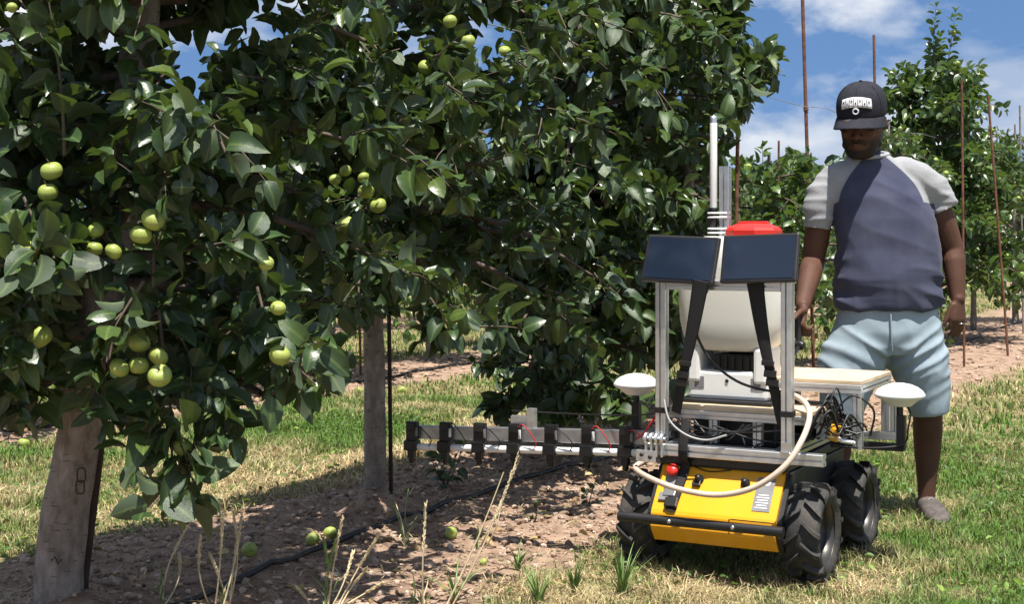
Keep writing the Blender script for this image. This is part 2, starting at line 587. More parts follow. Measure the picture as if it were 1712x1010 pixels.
def leaf_template(fold, droop, wave, wid=0.56, seed=0, simple=False):
    """unit-length leaf along +x, normal +z; returns verts, tris, vein"""
    r = random.Random(seed)
    st = [0, 0.07, 0.22, 0.45, 0.68, 0.86, 1.0] if not simple else [0, 0.12, 0.42, 0.75, 1.0]
    ws = [0, 0.50, 0.88, 1.0, 0.86, 0.50, 0] if not simple else [0, 0.66, 1.0, 0.72, 0]
    mid, lf, rt = [], [], []
    for s, w in zip(st, ws):
        z = -droop * s * s + 0.12 * s
        mid.append((s, 0, z))
        if w > 0:
            h = w * wid / 2
            up = h * fold
            lf.append((s, h, z + up + wave * r.uniform(-1, 1)))
            rt.append((s, -h, z + up + wave * r.uniform(-1, 1)))
    n = len(mid)
    V = mid + lf + rt
    k = n - 2
    T = []
    L0, R0 = n, n + k
    T += [(0, 1, L0), (0, R0, 1)]
    for i in range(k - 1):
        T += [(1 + i, 2 + i, L0 + i + 1), (1 + i, L0 + i + 1, L0 + i)]
        T += [(1 + i, R0 + i, R0 + i + 1), (1 + i, R0 + i + 1, 2 + i)]
    T += [(n - 2, n - 1, L0 + k - 1), (n - 2, R0 + k - 1, n - 1)]
    vein = [1.0] * n + [0.0] * (2 * k)
    return np.array(V, float), np.array(T, int), np.array(vein)


LEAVES = [leaf_template(f, d, w, wd, i) for i, (f, d, w, wd) in enumerate([
    (0.55, 0.32, 0.045, 0.62), (0.30, 0.55, 0.05, 0.66), (0.85, 0.40, 0.04, 0.60), (0.20, 0.15, 0.06, 0.66),
    (0.70, 0.75, 0.05, 0.62), (-0.25, 0.45, 0.06, 0.64), (1.10, 0.52, 0.06, 0.64), (0.45, 0.40, 0.08, 0.70)])]
LEAVES_S = [leaf_template(f, d, 0.04, 0.6, i, True) for i, (f, d) in enumerate([(0.4, 0.25), (0.2, 0.45), (0.8, 0.3)])]
LEAF_ME = []
for V, T, vn in LEAVES:
    me = np_mesh('leaf', V, T, True, {'vein': vn})
    me.materials.append(M_leaf)
    LEAF_ME.append(me)


def frames(ax, up):
    ax = ax / np.linalg.norm(ax, axis=1, keepdims=True)
    n = up - ax * np.sum(ax * up, 1, keepdims=True)
    n = n / (np.linalg.norm(n, axis=1, keepdims=True) + 1e-9)
    s = np.cross(n, ax)
    return np.stack([ax, s, n], -1)           # columns


def leaf_mesh(name, pos, fr, size, var, templates, rnd):
    Vs, Ts, rs, vs = [], [], [], []
    off = 0
    for k, (V, T, vn) in enumerate(templates):
        sel = np.where(var == k)[0]
        if len(sel) == 0: continue
        W = np.einsum('nij,vj->nvi', fr[sel] * size[sel, None, None], V) + pos[sel, None, :]
        nv = len(V)
        Vs.append(W.reshape(-1, 3))
        Ts.append((T[None] + (np.arange(len(sel)) * nv)[:, None, None]).reshape(-1, 3) + off)
        rs.append(np.repeat(rnd[sel], nv)); vs.append(np.tile(vn, len(sel)))
        off += nv * len(sel)
    return np_mesh(name, np.concatenate(Vs), np.concatenate(Ts), True, {'rnd': np.concatenate(rs), 'vein': np.concatenate(vs)})


UP = np.array([0, 0, 1.0])


def unit(v):
    v = np.asarray(v, float); return v / (np.linalg.norm(v) + 1e-9)


class Foliage:
    """grows branches, twigs and leaves of one tree"""
    def __init__(s, seed):
        s.r = np.random.default_rng(seed)
        s.pos, s.ax, s.up, s.size = [], [], [], []
        s.wood = MB()

    def leaf(s, p, ax, up, size):
        s.pos.append(p); s.ax.append(ax); s.up.append(up); s.size.append(size)

    def twig(s, p0, d, L, dens=0.021, lsize=0.085, droop=0.35, rad=0.0035, wood=True, upright=0.0):
        r = s.r
        n = max(4, int(L / 0.06))
        d = unit(d); pts = []
        side = unit(np.cross(d, UP + 0.01)) * r.uniform(-0.25, 0.25)
        for i in range(n + 1):
            t = i / n
            pts.append(p0 + d * L * t + side * L * t * t + UP * L * (-droop * t * t * 0.6 + upright * t * t * 0.4))
        if wood:
            s.wood.tube(pts, [rad * (1.15 - 0.8 * i / n) for i in range(n + 1)], 4, caps=False)
        pts = np.array(pts)
        m = max(3, int(L / dens))
        ph = r.uniform(0, 6.28)
        for j in range(m):
            t = 0.08 + 0.92 * (j + r.uniform(-.3, .3)) / m
            t = min(max(t, 0), 1)
            f = t * n; i = min(int(f), n - 1); p = pts[i] + (pts[i + 1] - pts[i]) * (f - i)
            td = unit(pts[i + 1] - pts[i])
            a = ph + j * 2.4 + r.normal(0, .3)
            e1 = unit(np.cross(td, UP + 0.02)); e2 = np.cross(e1, td)
            o = e1 * math.cos(a) + e2 * math.sin(a)
            ax = unit(td * r.uniform(0.15, 0.75) + o * 0.9 + UP * r.uniform(-0.50, 0.38))
            up = unit(UP * 0.75 + o * -0.15 + r.normal(0, 0.46, 3))
            sz = lsize * r.uniform(0.68, 1.2) * (1.0 if t < 0.85 else 0.75)
            s.leaf(p + ax * 0.018, ax, up, sz)
        for k in range(2):
            ax = unit(unit(pts[-1] - pts[-2]) + r.normal(0, 0.35, 3))
            s.leaf(pts[-1], ax, unit(UP + r.normal(0, .4, 3)), lsize * r.uniform(.55, .8))

    def branch(s, p0, out, L, pitch, droop, rad, twigs, lsize, dens=0.021, tl=(0.16, 0.34), wood_twigs=True):
        r = s.r
        n = 7
        out = unit(out)
        lat = unit(np.cross(out, UP))
        bend = r.uniform(-.2, .2)
        pts = [p0 + out * L * t + lat * bend * L * t * t + UP * L * (pitch * t - droop * t * t) for t in np.linspace(0, 1, n + 1)]
        s.wood.tube(pts, [rad * (1.1 - 0.85 * i / n) for i in range(n + 1)], 5, caps=False)
        pts = np.array(pts)
        for j in range(twigs):
            t = 0.16 + 0.84 * (j + r.uniform(0, 1)) / twigs
            t = min(t, 1)
            f = t * n; i = min(int(f), n - 1); p = pts[i] + (pts[i + 1] - pts[i]) * (f - i)
            td = unit(pts[i + 1] - pts[i])
            sd = 1 if j % 2 else -1
            d = td * r.uniform(0.3, 0.9) + lat * sd * r.uniform(0.3, 1.0) + UP * r.uniform(-0.45, 0.75)
            s.twig(p, d, r.uniform(*tl) * (1.1 - 0.3 * t), dens, lsize, r.uniform(.1, .6), wood=wood_twigs)
        s.twig(pts[-1], unit(pts[-1] - pts[-2]), r.uniform(*tl), dens, lsize, r.uniform(.1, .5), wood=wood_twigs)

    def arrays(s):
        pos = np.array(s.pos); fr = frames(np.array(s.ax), np.array(s.up)); size = np.array(s.size)
        return pos, fr, size


def interp_path(path, z):
    for a, b in zip(path[:-1], path[1:]):
        if a[2] <= z <= b[2]:
            t = (z - a[2]) / (b[2] - a[2] + 1e-9)
            return np.array(a) * (1 - t) + np.array(b) * t
    return np.array(path[0] if z < path[0][2] else path[-1])


def trunk_mesh(mb, path, r0, r1, seed=0, n=14):
    path = [Vector(p) for p in path]
    # densify
    pts, rad = [], []
    m = 22
    for i in range(m + 1):
        t = i / m
        f = t * (len(path) - 1); k = min(int(f), len(path) - 2)
        p = path[k].lerp(path[k + 1], f - k)
        rr = r0 + (r1 - r0) * t
        if t < 0.06: rr *= 1 + 0.18 * (1 - t / 0.06)
        pts.append(p); rad.append(rr)
    o = len(mb.v)
    mb.tube(pts, rad, n)
    for i in range(o, len(mb.v)):
        v = Vector(mb.v[i])
        k = mnoise.noise(v * 7 + Vector((seed, 0, 0))) * 0.10
        ax = min(pts, key=lambda p: abs(p.z - v.z))
        mb.v[i] = tuple(v + Vector((v.x - ax.x, v.y - ax.y, 0)) * k)


ALL = []   # trees for the visibility pass


def grow(seed, path, zlo, zhi, rad, nbr, lsize=0.086, twigs=9, dens=0.021, shoots=(), keep=None, azbias=None, droop=(0.15, 0.6)):
    fo = Foliage(seed); r = fo.r
    az = r.uniform(0, 6.28)
    for i in range(nbr):
        u = (i + r.uniform(0, 1)) / nbr
        z0 = zlo + (zhi - zlo) * u
        az += 2.4 + r.normal(0, .35)
        L = rad(z0) * r.uniform(0.72, 1.12)
        if keep is not None: L *= 1.0 + 0.32 * (math.cos(az) * .8819 - math.sin(az) * .4715)
        p0 = interp_path(path, z0)
        fo.branch(p0, (math.cos(az), math.sin(az), 0), L, r.uniform(0.0, 0.55), r.uniform(*droop), 0.011 + 0.010 * (1 - u), int(twigs * (0.6 + 0.5 * L / 0.8)), lsize, dens)
    n_br = len(fo.pos)
    for (a, b, kw) in shoots:
        a, b = np.array(a), np.array(b)
        L = np.linalg.norm(b - a)
        fo.twig(a, b - a, L, kw.get('dens', 0.017), kw.get('lsize', lsize), kw.get('droop', 0.0), kw.get('rad', 0.005))
        if kw.get('side'):
            for k in range(kw['side']):
                t = 0.25 + 0.7 * k / kw['side']
                d = unit(b - a) + r.normal(0, 0.55, 3)
                fo.twig(a + (b - a) * t, d, L * r.uniform(0.3, 0.5), kw.get('dens', 0.02), kw.get('lsize', lsize), 0.2)
    pos, fr, size = fo.arrays()
    if keep is not None:
        k = keep(pos)
        # uneven crown: hollows between the leafy sprays
        axis = np.array([interp_path(path, z)[:2] for z in pos[:, 2]])
        rel = np.hypot(*(pos[:, :2] - axis).T) / np.array([rad(z) for z in pos[:, 2]])
        nz = np.array([mnoise.noise(Vector(p) * 4.2 + Vector((seed, 0, 0))) for p in pos])
        rel = np.where(np.arange(len(pos)) < n_br, rel, 0)
        k &= ~((nz < -0.10) & (rel > 0.55)) & ~((nz < 0.0) & (rel > 0.55) & (r.uniform(0, 1, len(pos)) < .35))
        pos, fr, size = pos[k], fr[k], size[k]
        wv = np.array(fo.wood.v)
        wk = keep(wv)
        kd = KDTree(len(pos))
        for i, p in enumerate(pos): kd.insert(p, i)
        kd.balance()
        for i, p in enumerate(wv):
            if wk[i] and kd.find(p)[2] > 0.075 and math.hypot(*(p[:2] - interp_path(path, p[2])[:2])) > 0.3: wk[i] = False
        ok = [all(wk[i] for i in f) for f in fo.wood.f]
        fo.wood.f = [f for f, g in zip(fo.wood.f, ok) if g]
        fo.wood.sm = [f for f, g in zip(fo.wood.sm, ok) if g]
    return fo, pos, fr, size


def proj(pos):
    return 856 + F * pos[:, 0] / pos[:, 1], YH + F * (CAMH - pos[:, 2]) / pos[:, 1]


# ---- apples
def apple_mesh():
    mb = MB()
    prof = []
    for i in range(15):
        t = math.pi * i / 14
        r = math.sin(t) * (1.0 + 0.04 * math.cos(t))
        h = -math.cos(t) * 0.93
        if i < 3: h += 0.16 * (1 - i / 3.0)
        if i > 10: h -= 0.30 * ((i - 10) / 4.0) ** 1.6
        prof.append((max(r, 0.001), h))
    mb.lathe(prof, 18)
    me = bpy.data.meshes.new('apple')
    me.from_pydata(mb.v, [], mb.f); me.polygons.foreach_set('use_smooth', [True] * len(mb.f))
    me.materials.append(M_apple)
    sb = MB()
    sb.tube([(0, 0, 0.62), (0.05, 0, 0.95), (0.16, 0.05, 1.25)], 0.045, 5)
    sm = bpy.data.meshes.new('stem'); sm.from_pydata(sb.v, [], sb.f); sm.materials.append(M_drywood)
    return me, sm


APPLE_ME, STEM_ME = apple_mesh()


def add_apple(p, r, parent=None, rot=None, stem=False, seed=0):
    rr = random.Random(seed)
    o = bpy.data.objects.new('apple', APPLE_ME); COL.objects.link(o)
    o.location = p
    o.scale = (r * rr.uniform(.95, 1.05), r * rr.uniform(.95, 1.05), r * rr.uniform(.9, 1.0))
    o.rotation_euler = rot or (rr.uniform(-.7, .7), rr.uniform(-.7, .7), rr.uniform(0, 6.28))
    if parent is not None: o.parent = parent
    if stem:
        s = bpy.data.objects.new('stem', STEM_ME); COL.objects.link(s); s.parent = o
    return o


APPLES = {0: [(86, 285, 18), (80, 321, 17), (257, 367, 20), (236, 392, 19), (418, 404, 12), (445, 440, 13), (48, 418, 18), (66, 562, 22),
              (233, 573, 18), (265, 596, 17), (200, 615, 17), (232, 611, 17), (267, 628, 20), (468, 594, 18), (305, 747, 17), (190, 420, 14),
              (158, 415, 14), (465, 515, 13), (160, 385, 14), (263, 272, 8), (20, 12, 9)],
          1: [(612, 320, 14), (638, 292, 11), (632, 343, 14), (608, 297, 10), (580, 375, 15), (568, 390, 13), (565, 472, 15), (712, 112, 14),
              (782, 68, 13), (765, 168, 15), (787, 150, 11), (482, 205, 9), (545, 172, 10), (710, 505, 10), (662, 155, 12), (578, 285, 10),
              (752, 35, 12), (690, 230, 11), (655, 60, 11), (560, 300, 10)],
          2: [(923, 55, 15), (844, 85, 11), (997, 45, 11), (795, 470, 10), (905, 300, 9), (870, 210, 10)],
          3: []}
DT = [4.63 + 1.62 * i for i in range(12)]


def tree_r(zs, rs): return lambda z: float(np.interp(z, zs, rs))


trees = []
# ---- the four large trees of the near row
T1 = [PN(92, 1022, 4.63), PN(108, 860, 4.63), PN(140, 690, 4.63), PN(190, 400, 4.66), PN(228, 130, 4.7), PN(250, -150, 4.72), PN(262, -420, 4.72)]
T2 = [PN(628, 862, 6.25), PN(627, 700, 6.25), PN(624, 520, 6.25), PN(640, 300, 6.27), PN(650, 0, 6.3), PN(655, -330, 6.3)]
T3 = [PN(949, 762, 7.87), PN(955, 600, 7.87), PN(960, 400, 7.87), PN(965, 100, 7.9), PN(970, -220, 7.9)]
T4 = [PN(1150, 700, 9.5), PN(1150, 400, 9.5), PN(1150, 100, 9.5), PN(1150, -140, 9.5)]

sh1 = [(P(265, 520, 4.15), P(300, 845, 4.05), dict(side=7, droop=0.0, lsize=0.104, dens=0.030)),
       (P(300, 560, 4.2), P(380, 720, 4.1), dict(side=3, droop=0.1)),
       (P(200, 520, 4.2), P(150, 690, 4.1), dict(side=4, droop=0.2)),
       (P(430, 480, 4.3), P(475, 640, 4.2), dict(side=4, droop=0.1)),
       (P(108, 260, 4.1), P(104, -40, 4.05), dict(dens=0.022, lsize=0.1, upright=.3)),
       (P(255, 480, 4.05), P(262, 260, 4.0), dict(dens=0.02, lsize=0.098, side=3)),
       (P(300, 420, 4.1), P(410, 400, 4.0), dict(side=3, lsize=0.098)),
       (P(240, 470, 4.0), P(180, 560, 3.95), dict(side=2, lsize=0.095)),
       (P(60, 430, 4.1), P(20, 590, 4.05), dict(side=4, droop=0.2)),
       (P(330, 250, 4.4), P(540, 10, 4.5), dict(side=8, lsize=0.09)),
       (P(40, 330, 4.1), P(110, 470, 4.0), dict(side=3))]
sh2 = [(P(600, 300, 5.6), P(720, 290, 5.5), dict(side=4, lsize=0.09)), (P(620, 420, 5.6), P(600, 520, 5.5), dict(side=3)),
       (P(700, 430, 5.7), P(760, 570, 5.6), dict(side=4)), (P(560, 430, 5.7), P(520, 560, 5.6), dict(side=4)),
       (P(640, 160, 5.7), P(820, 150, 5.6), dict(side=5)), (P(700, 60, 5.8), P(760, -60, 5.7), dict(side=3))]
sh3 = [(P(900, 600, 7.2), P(820, 700, 7.1), dict(side=4, lsize=0.095)), (P(1000, 600, 7.2), P(1050, 700, 7.0), dict(side=5, lsize=0.1)),
       (P(960, 600, 7.2), P(930, 705, 7.1), dict(side=4)), (P(1000, 350, 7.2), P(1080, 330, 7.1), dict(side=3)),
       (P(900, 330, 7.2), P(840, 350, 7.1), dict(side=3)), (P(900, 430, 7.2), P(960, 480, 7.0), dict(side=3))]
sh4 = [(P(1160, 150, 9.0), P(1292, 96, 8.9), dict(side=7, lsize=0.118, dens=0.02)), (P(1180, 90, 9.1), P(1245, -10, 9.0), dict(side=5, lsize=.118)),
       (P(1160, 230, 9.1), P(1215, 215, 9.0), dict(side=3)), (P(1120, 420, 8.9), P(1110, 390, 8.8), dict(side=3))]


def pruned(p):
    q = q_of(p[:, 0], p[:, 1])
    return (q > -0.45 + 0.2 * np.clip((p[:, 2] - 1.0), 0, 2)) & (q < 1.25)


def thin(p, holes):
    px, py = proj(p)
    h = _hash(np.floor(p[:, 0] * 997), np.floor(p[:, 2] * 991), 3)
    ok = np.ones(len(p), bool)
    for (x, y, rx, ry, dens) in holes:
        ok &= ~((((px - x) / rx) ** 2 + ((py - y) / ry) ** 2 < 1) & (h > dens))
    return ok


HOLES = [(325, 135, 45, 48, .12), (425, 40, 80, 45, .12), (185, 65, 26, 30, .25), (700, 55, 40, 40, .25), (815, 60, 45, 50, .25), (590, 30, 30, 30, .3), (880, 160, 30, 40, .4), (1010, 110, 40, 40, .4)]


def keep1(p):
    px, py = proj(p)
    lo = np.interp(px, [-200, 60, 100, 175, 190, 240, 330, 395, 430, 500, 620], [700, 700, 690, 690, 760, 860, 860, 745, 690, 680, 560])
    return (p[:, 2] > 0.30) & (p[:, 1] > 3.75) & (py < lo) & pruned(p) & thin(p, HOLES)


def keep2(p):
    px, py = proj(p)
    lo = np.interp(px, [430, 500, 590, 660, 720, 800, 900], [480, 560, 520, 530, 610, 610, 600])
    return (py < lo) & pruned(p) & thin(p, HOLES)


def keep3(p):
    px, py = proj(p)
    lo = np.interp(px, [760, 790, 840, 1000, 1090, 1200], [560, 655, 705, 705, 700, 640])
    return (py < lo) & (px < np.interp(py, [0, 300, 600], [1230, 1210, 1160])) & pruned(p) & thin(p, HOLES)


def keep4(p):
    px, py = proj(p)
    return thin(p, [(1150, 130, 55, 45, .4), (1190, 205, 40, 40, .4), (1085, 150, 40, 30, .5), (1130, 30, 40, 30, .5)]) & (px < np.interp(py, [-100, 0, 60, 90, 130, 190, 260, 420, 640], [1240, 1240, 1240, 1300, 1300, 1235, 1205, 1190, 1150]))


BIG = [
    dict(seed=11, path=T1, zlo=0.72, zhi=2.75, rad=tree_r([0.6, 1.2, 1.9, 2.8], [0.70, 0.86, 0.72, 0.4]), nbr=60, shoots=sh1, keep=keep1, lsize=0.096, twigs=11,
         r0=0.078, r1=0.052, label='nearest apple tree with a thick leaning trunk bearing a carved loop mark'),
    dict(seed=12, path=T2, zlo=0.92, zhi=2.75, rad=tree_r([0.8, 1.3, 2.0, 2.8], [0.62, 0.82, 0.72, 0.4]), nbr=58, shoots=sh2, keep=keep2, lsize=0.094, twigs=11,
         r0=0.048, r1=0.036, label='apple tree with a straight grey trunk rising from a soil mound beside a rusty stake'),
    dict(seed=13, path=T3, zlo=0.42, zhi=2.8, rad=tree_r([0.3, 1.2, 2.0, 2.8], [0.62, 0.85, 0.78, 0.45]), nbr=70, shoots=sh3, keep=keep3, lsize=0.104, twigs=11,
         r0=0.055, r1=0.035, label='dense dark apple tree hanging low over the spray boom'),
    dict(seed=14, path=T4, zlo=0.45, zhi=2.85, rad=tree_r([0.3, 1.2, 2.0, 2.8], [0.60, 0.72, 0.70, 0.45]), nbr=62, shoots=sh4, keep=keep4, lsize=0.112, twigs=10,
         r0=0.05, r1=0.03, label='apple tree behind the white antenna, its leafy tip reaching into the sky'),
]
data = []
for ti, b in enumerate(BIG):
    fo, pos, fr, size = grow(b['seed'], b['path'], b['zlo'], b['zhi'], b['rad'], b['nbr'], b['lsize'], b['twigs'], 0.021, b['shoots'], b['keep'])
    data.append([fo, pos, fr, size])

# apple positions: on the near side of each crown; leaves in the way are picked off
apple_pts = []
for ti, lst in APPLES.items():
    D0 = BIG[ti]['path'][0][1]
    for k, (px, py, r) in enumerate(lst):
        rr = random.Random(ti * 100 + k)
        D = D0 - rr.uniform(0.52, 0.66)
        if (px, py) in ((257, 367), (236, 392), (267, 628), (612, 320), (632, 343), (638, 292)): D = D0 - 0.68
        rad = r * D / F
        apple_pts.append((ti, P(px, py, D), rad, px, py, r, D))
for ti in range(4):
    fo, pos, fr, size = data[ti]
    mid = pos + fr[:, :, 0] * size[:, None] * 0.5
    px, py = proj(mid)
    kill = np.zeros(len(pos), bool)
    for k, (tj, p, rad, ax, ay, r, D) in enumerate(apple_pts):
        dd = np.hypot(px - ax, py - ay)
        sun_hit = r >= 13 and (k % 3 != 2)
        kill |= (dd < r * (0.95 if sun_hit else 0.6)) & (mid[:, 1] < D + 0.02) & (mid[:, 1] > D - 1.2)
        # nothing grows inside the fruit
        kill |= np.linalg.norm(mid - np.array(p), axis=1) < rad * 1.05
    k = ~kill
    data[ti] = [fo, pos[k], fr[k], size[k]]

# which leaves show: nearest leaf per small cell of the view
allpos = np.concatenate([d[1] + d[2][:, :, 0] * d[3][:, None] * 0.5 for d in data])
allsz = np.concatenate([d[3] for d in data])
allt = np.concatenate([np.full(len(d[1]), i) for i, d in enumerate(data)])
alln = np.concatenate([d[2][:, :, 2] for d in data])
px, py = proj(allpos)
view = allpos - np.array([0, 0, CAMH]); dist = np.linalg.norm(view, axis=1)
facing = np.abs(np.sum(view / dist[:, None] * alln, 1))
inside = (px > 3) & (px < 1709) & (py > 3) & (py < 1007)
cell = (px // 16).astype(int) * 1000 + (py // 16).astype(int)
order = np.argsort(dist)
first = {}
for i in order:
    if inside[i] and cell[i] not in first: first[cell[i]] = i
front = np.zeros(len(allpos), bool); front[list(first.values())] = True
score = np.where(front, (allsz / dist) ** 2 * (0.15 + facing), 0)
single = np.zeros(len(allpos), bool)
for ti in range(4):
    cand = np.where((allt == ti) & (score > 0))[0]
    cand = cand[np.argsort(-score[cand])][:300]
    single[cand] = True

near_tree = []
off = 0
for ti, b in enumerate(BIG):
    fo, pos, fr, size = data[ti]
    n = len(pos)
    sg = single[off:off + n]; off += n
    base = b['path'][0]
    root = empty('apple_tree', (base[0], base[1], 0))
    tag(root, b['label'], 'tree', 'apple trees of the near row')
    near_tree.append(root)
    tl = Vector((-base[0], -base[1], 0))
    mb = MB(); trunk_mesh(mb, [Vector(p) + tl + (Vector((0, 0, -0.06)) if i == 0 else Vector()) for i, p in enumerate(b['path'])], b['r0'], b['r1'], ti)
    trunk = mb.build('trunk', M_bark, root)
    fo.wood.v = [tuple(Vector(v) + tl) for v in fo.wood.v]
    br = fo.wood.build('branches', M_drywood, root); br['kind'] = 'stuff'
    rn = np.random.default_rng(ti + 50)
    var = rn.integers(0, len(LEAVES), n)
    lp = pos + np.array(tl)
    rest = ~sg
    fol = link('foliage', leaf_mesh('foliage', lp[rest], fr[rest], size[rest], var[rest], LEAVES, rn.uniform(0, 1, n)[rest]), M_leaf, root)
    fol['kind'] = 'stuff'
    for i in np.where(sg)[0]:
        o = bpy.data.objects.new('leaf', LEAF_ME[var[i]]); COL.objects.link(o)
        m = Matrix([[*(fr[i][r] * size[i]), lp[i][r]] for r in range(3)] + [[0, 0, 0, 1]])
        o.parent = root
        o.matrix_local = m
for k, (ti, p, rad, *_r) in enumerate(apple_pts):
    root = near_tree[ti]
    add_apple(p - Vector((root.location.x, root.location.y, 0)), rad, root, seed=k, stem=_r[2] >= 17)
# carved marks on the nearest trunk
tl = near_tree[0].location
for (cx, cy, w, h) in ((136, 795, 7, 12), (134, 815, 7, 11)):
    mb = MB(); pts = []
    for k in range(13):
        t = 2 * math.pi * k / 12
        c, s_ = math.cos(t), math.sin(t)
        pts.append(P(cx + w * math.copysign(abs(c) ** .5, c), cy + h * math.copysign(abs(s_) ** .5, s_), 4.55))
    mb.tube([p - tl for p in pts], 0.0028, 5, caps=False)
    mb.build('carved_loop', M_mark, near_tree[0])
mb = MB()
mb.tube([P(86, 938, 4.535), P(92, 932, 4.535), P(97, 943, 4.535), P(104, 936, 4.535)], 0.003, 5)
mb.v = [tuple(Vector(v) - near_tree[0].location) for v in mb.v]
mk = mb.build('carved_mark', M_mark, near_tree[0])

# ---- smaller and farther trees: a few kinds, copied
def far_tree(name, seed, H, rr, nbr, twigs, lsize, dens, shoots=(), zlo=0.5, trunk_r=0.045, apples=8, tall=False, twigl=True):
    path = [np.array((0, 0, -0.05)), np.array((0.02, 0.01, H * 0.4)), np.array((0.0, 0.02, H * 0.75)), np.array((0.01, 0, H))]
    fo, pos, fr, size = grow(seed, path, zlo, H * 0.93, rr, nbr, lsize, twigs, dens, shoots)
    root = empty(name, (0, 0, 0))
    mb = MB(); trunk_mesh(mb, [Vector(p) for p in path], trunk_r, 0.012, seed, 10)
    mb.build('trunk', M_bark, root)
    br = fo.wood.build('branches', M_drywood, root); br['kind'] = 'stuff'
    rn = np.random.default_rng(seed)
    fol = link('crown', leaf_mesh('crown', pos, fr, size, rn.integers(0, 3, len(pos)), LEAVES_S, rn.uniform(0, 1, len(pos))), M_leaf_far, root)
    fol['kind'] = 'stuff'
    # fruit near the crown surface
    k = 0
    while k < apples:
        i = rn.integers(0, len(pos))
        p = pos[i]
        if math.hypot(p[0], p[1]) > 0.6 * rr(p[2]):
            add_apple(Vector(p) * 1.02 + Vector((0, 0, -0.04)), rn.uniform(.030, .037), root, seed=int(rn.integers(0, 9999))); k += 1
    return root


def copy_tree(src, loc, rz, sc):
    r = src.copy(); COL.objects.link(r)
    r.location = loc; r.rotation_euler = (0, 0, rz); r.scale = sc
    for ch in list(src.children):
        c = ch.copy(); COL.objects.link(c); c.parent = r
    return r


ft_small = far_tree('apple_tree', 31, 1.95, tree_r([0.4, 1.0, 2.0], [0.45, 0.55, 0.3]), 20, 7, 0.10, 0.026, shoots=[((0, 0, 1.4), (-0.1, -0.05, 2.0), dict(side=3)), ((0.1, -.2, 1.3), (.18, -.25, 1.95), dict(side=2)), ((-.2, -.3, 1.2), (-.2, -.3, 1.85), dict(side=2))])
ft_tall = far_tree('apple_tree', 32, 3.1, tree_r([0.4, 1.0, 2.0, 2.6, 3.1], [0.80, 0.92, 0.80, 0.58, 0.26]), 64, 9, 0.115, 0.025, apples=60,
                   shoots=[((0, 0, 2.7), (-0.04, 0, 3.6), dict(dens=0.024, lsize=0.11)), ((0.1, 0, 2.6), (0.22, 0, 3.55), dict(dens=0.024, lsize=0.11)),
                           ((0.1, 0, 2.5), (0.48, -0.1, 2.85), dict(side=3)), ((0, 0, 2.2), (-0.4, -0.1, 2.9), dict(side=3)), ((0.05, 0.1, 2.5), (0.1, 0.1, 3.3), dict(side=2))])
ft_a = far_tree('apple_tree', 33, 2.5, tree_r([0.5, 1.0, 1.8, 2.5], [0.7, 0.85, 0.72, 0.3]), 30, 7, 0.10, 0.030, apples=26)
ft_b = far_tree('apple_tree', 34, 2.35, tree_r([0.5, 1.0, 1.8, 2.5], [0.8, 0.9, 0.65, 0.3]), 30, 7, 0.10, 0.030, apples=22, zlo=0.6)


def put(src, first, x, y, rz, sc, label, group):
    r = src if first else copy_tree(src, (0, 0, 0), 0, (1, 1, 1))
    r.location = (x, y, gz(x, y)); r.rotation_euler = (0, 0, rz); r.scale = sc
    return tag(r, label, 'tree', group)


NG = 'apple trees of the near row'
put(ft_small, True, row_x(11.1) - 0.10, 11.1, 0.3, (1, 1, .9), 'small young apple tree with upright shoots just right of the antenna', NG)
put(ft_small, False, row_x(12.73), 12.73, 2.2, (1.1, 1.1, .88), 'low rounded apple tree beside the tall rusty stake, left of the man', NG)
put(ft_a, True, row_x(14.35) - 0.1, 14.35, 1.0, (0.8, 0.8, 0.9), 'apple tree directly behind the man, mostly hidden by him', NG)
put(ft_tall, True, row_x(15.9) - 0.05, 15.9, 0.0, (1, 1, 1), 'tall apple tree behind the man with two upright leafy tips', NG)
put(ft_b, True, row_x(17.6), 17.6, 0.7, (0.85, 0.85, 0.85), 'apple tree right of the man with yellow fruit low down', NG)
put(ft_a, False, row_x(18.9) + 0.25, 18.9, 3.0, (0.95, 0.95, 1.02), 'apple tree at the right edge with a bare pale trunk', NG)
LG = 'apple trees of the farther rows'
r2 = random.Random(4)
for k in range(-1, 24):
    D = 10.4 + 1.62 * k
    x = row_x(D, -PITCH) - 0.08 * (min(D, 15) - 8.78)
    s = r2.uniform(.9, 1.08)
    if 26 < D < 37 or D > 42: continue
    if D > 15.5: s *= 0.84
    put(ft_a if k % 2 else ft_b, False, x, D, r2.uniform(0, 6.28), (s, s, s * r2.uniform(.92, 1.05)), {-1: 'second row apple tree at the left edge, its trunk low beside the nearest trunk', 1: 'second row apple tree with a short dark trunk left of the mound trunk', 2: 'second row apple tree seen through the gap right of the mound trunk'}.get(k, 'apple tree in the second row beyond the grass lane'), LG)
for row in (2, 3):
    for k in range(0, 20 if row == 2 else 14):
        D = 12.5 + 1.75 * k + row
        x = row_x(D, -PITCH * row) + r2.uniform(-.1, .1)
        pxx = 856 + F * x / D
        if pxx < -150 or pxx > 1850 or D > (30.5 if row == 2 else 21): continue
        s = r2.uniform(.85, 1.0)
        put(ft_a if k % 2 else ft_b, False, x, D, r2.uniform(0, 6.28), (s, s, s), 'apple tree in the rows far behind the second row', LG)

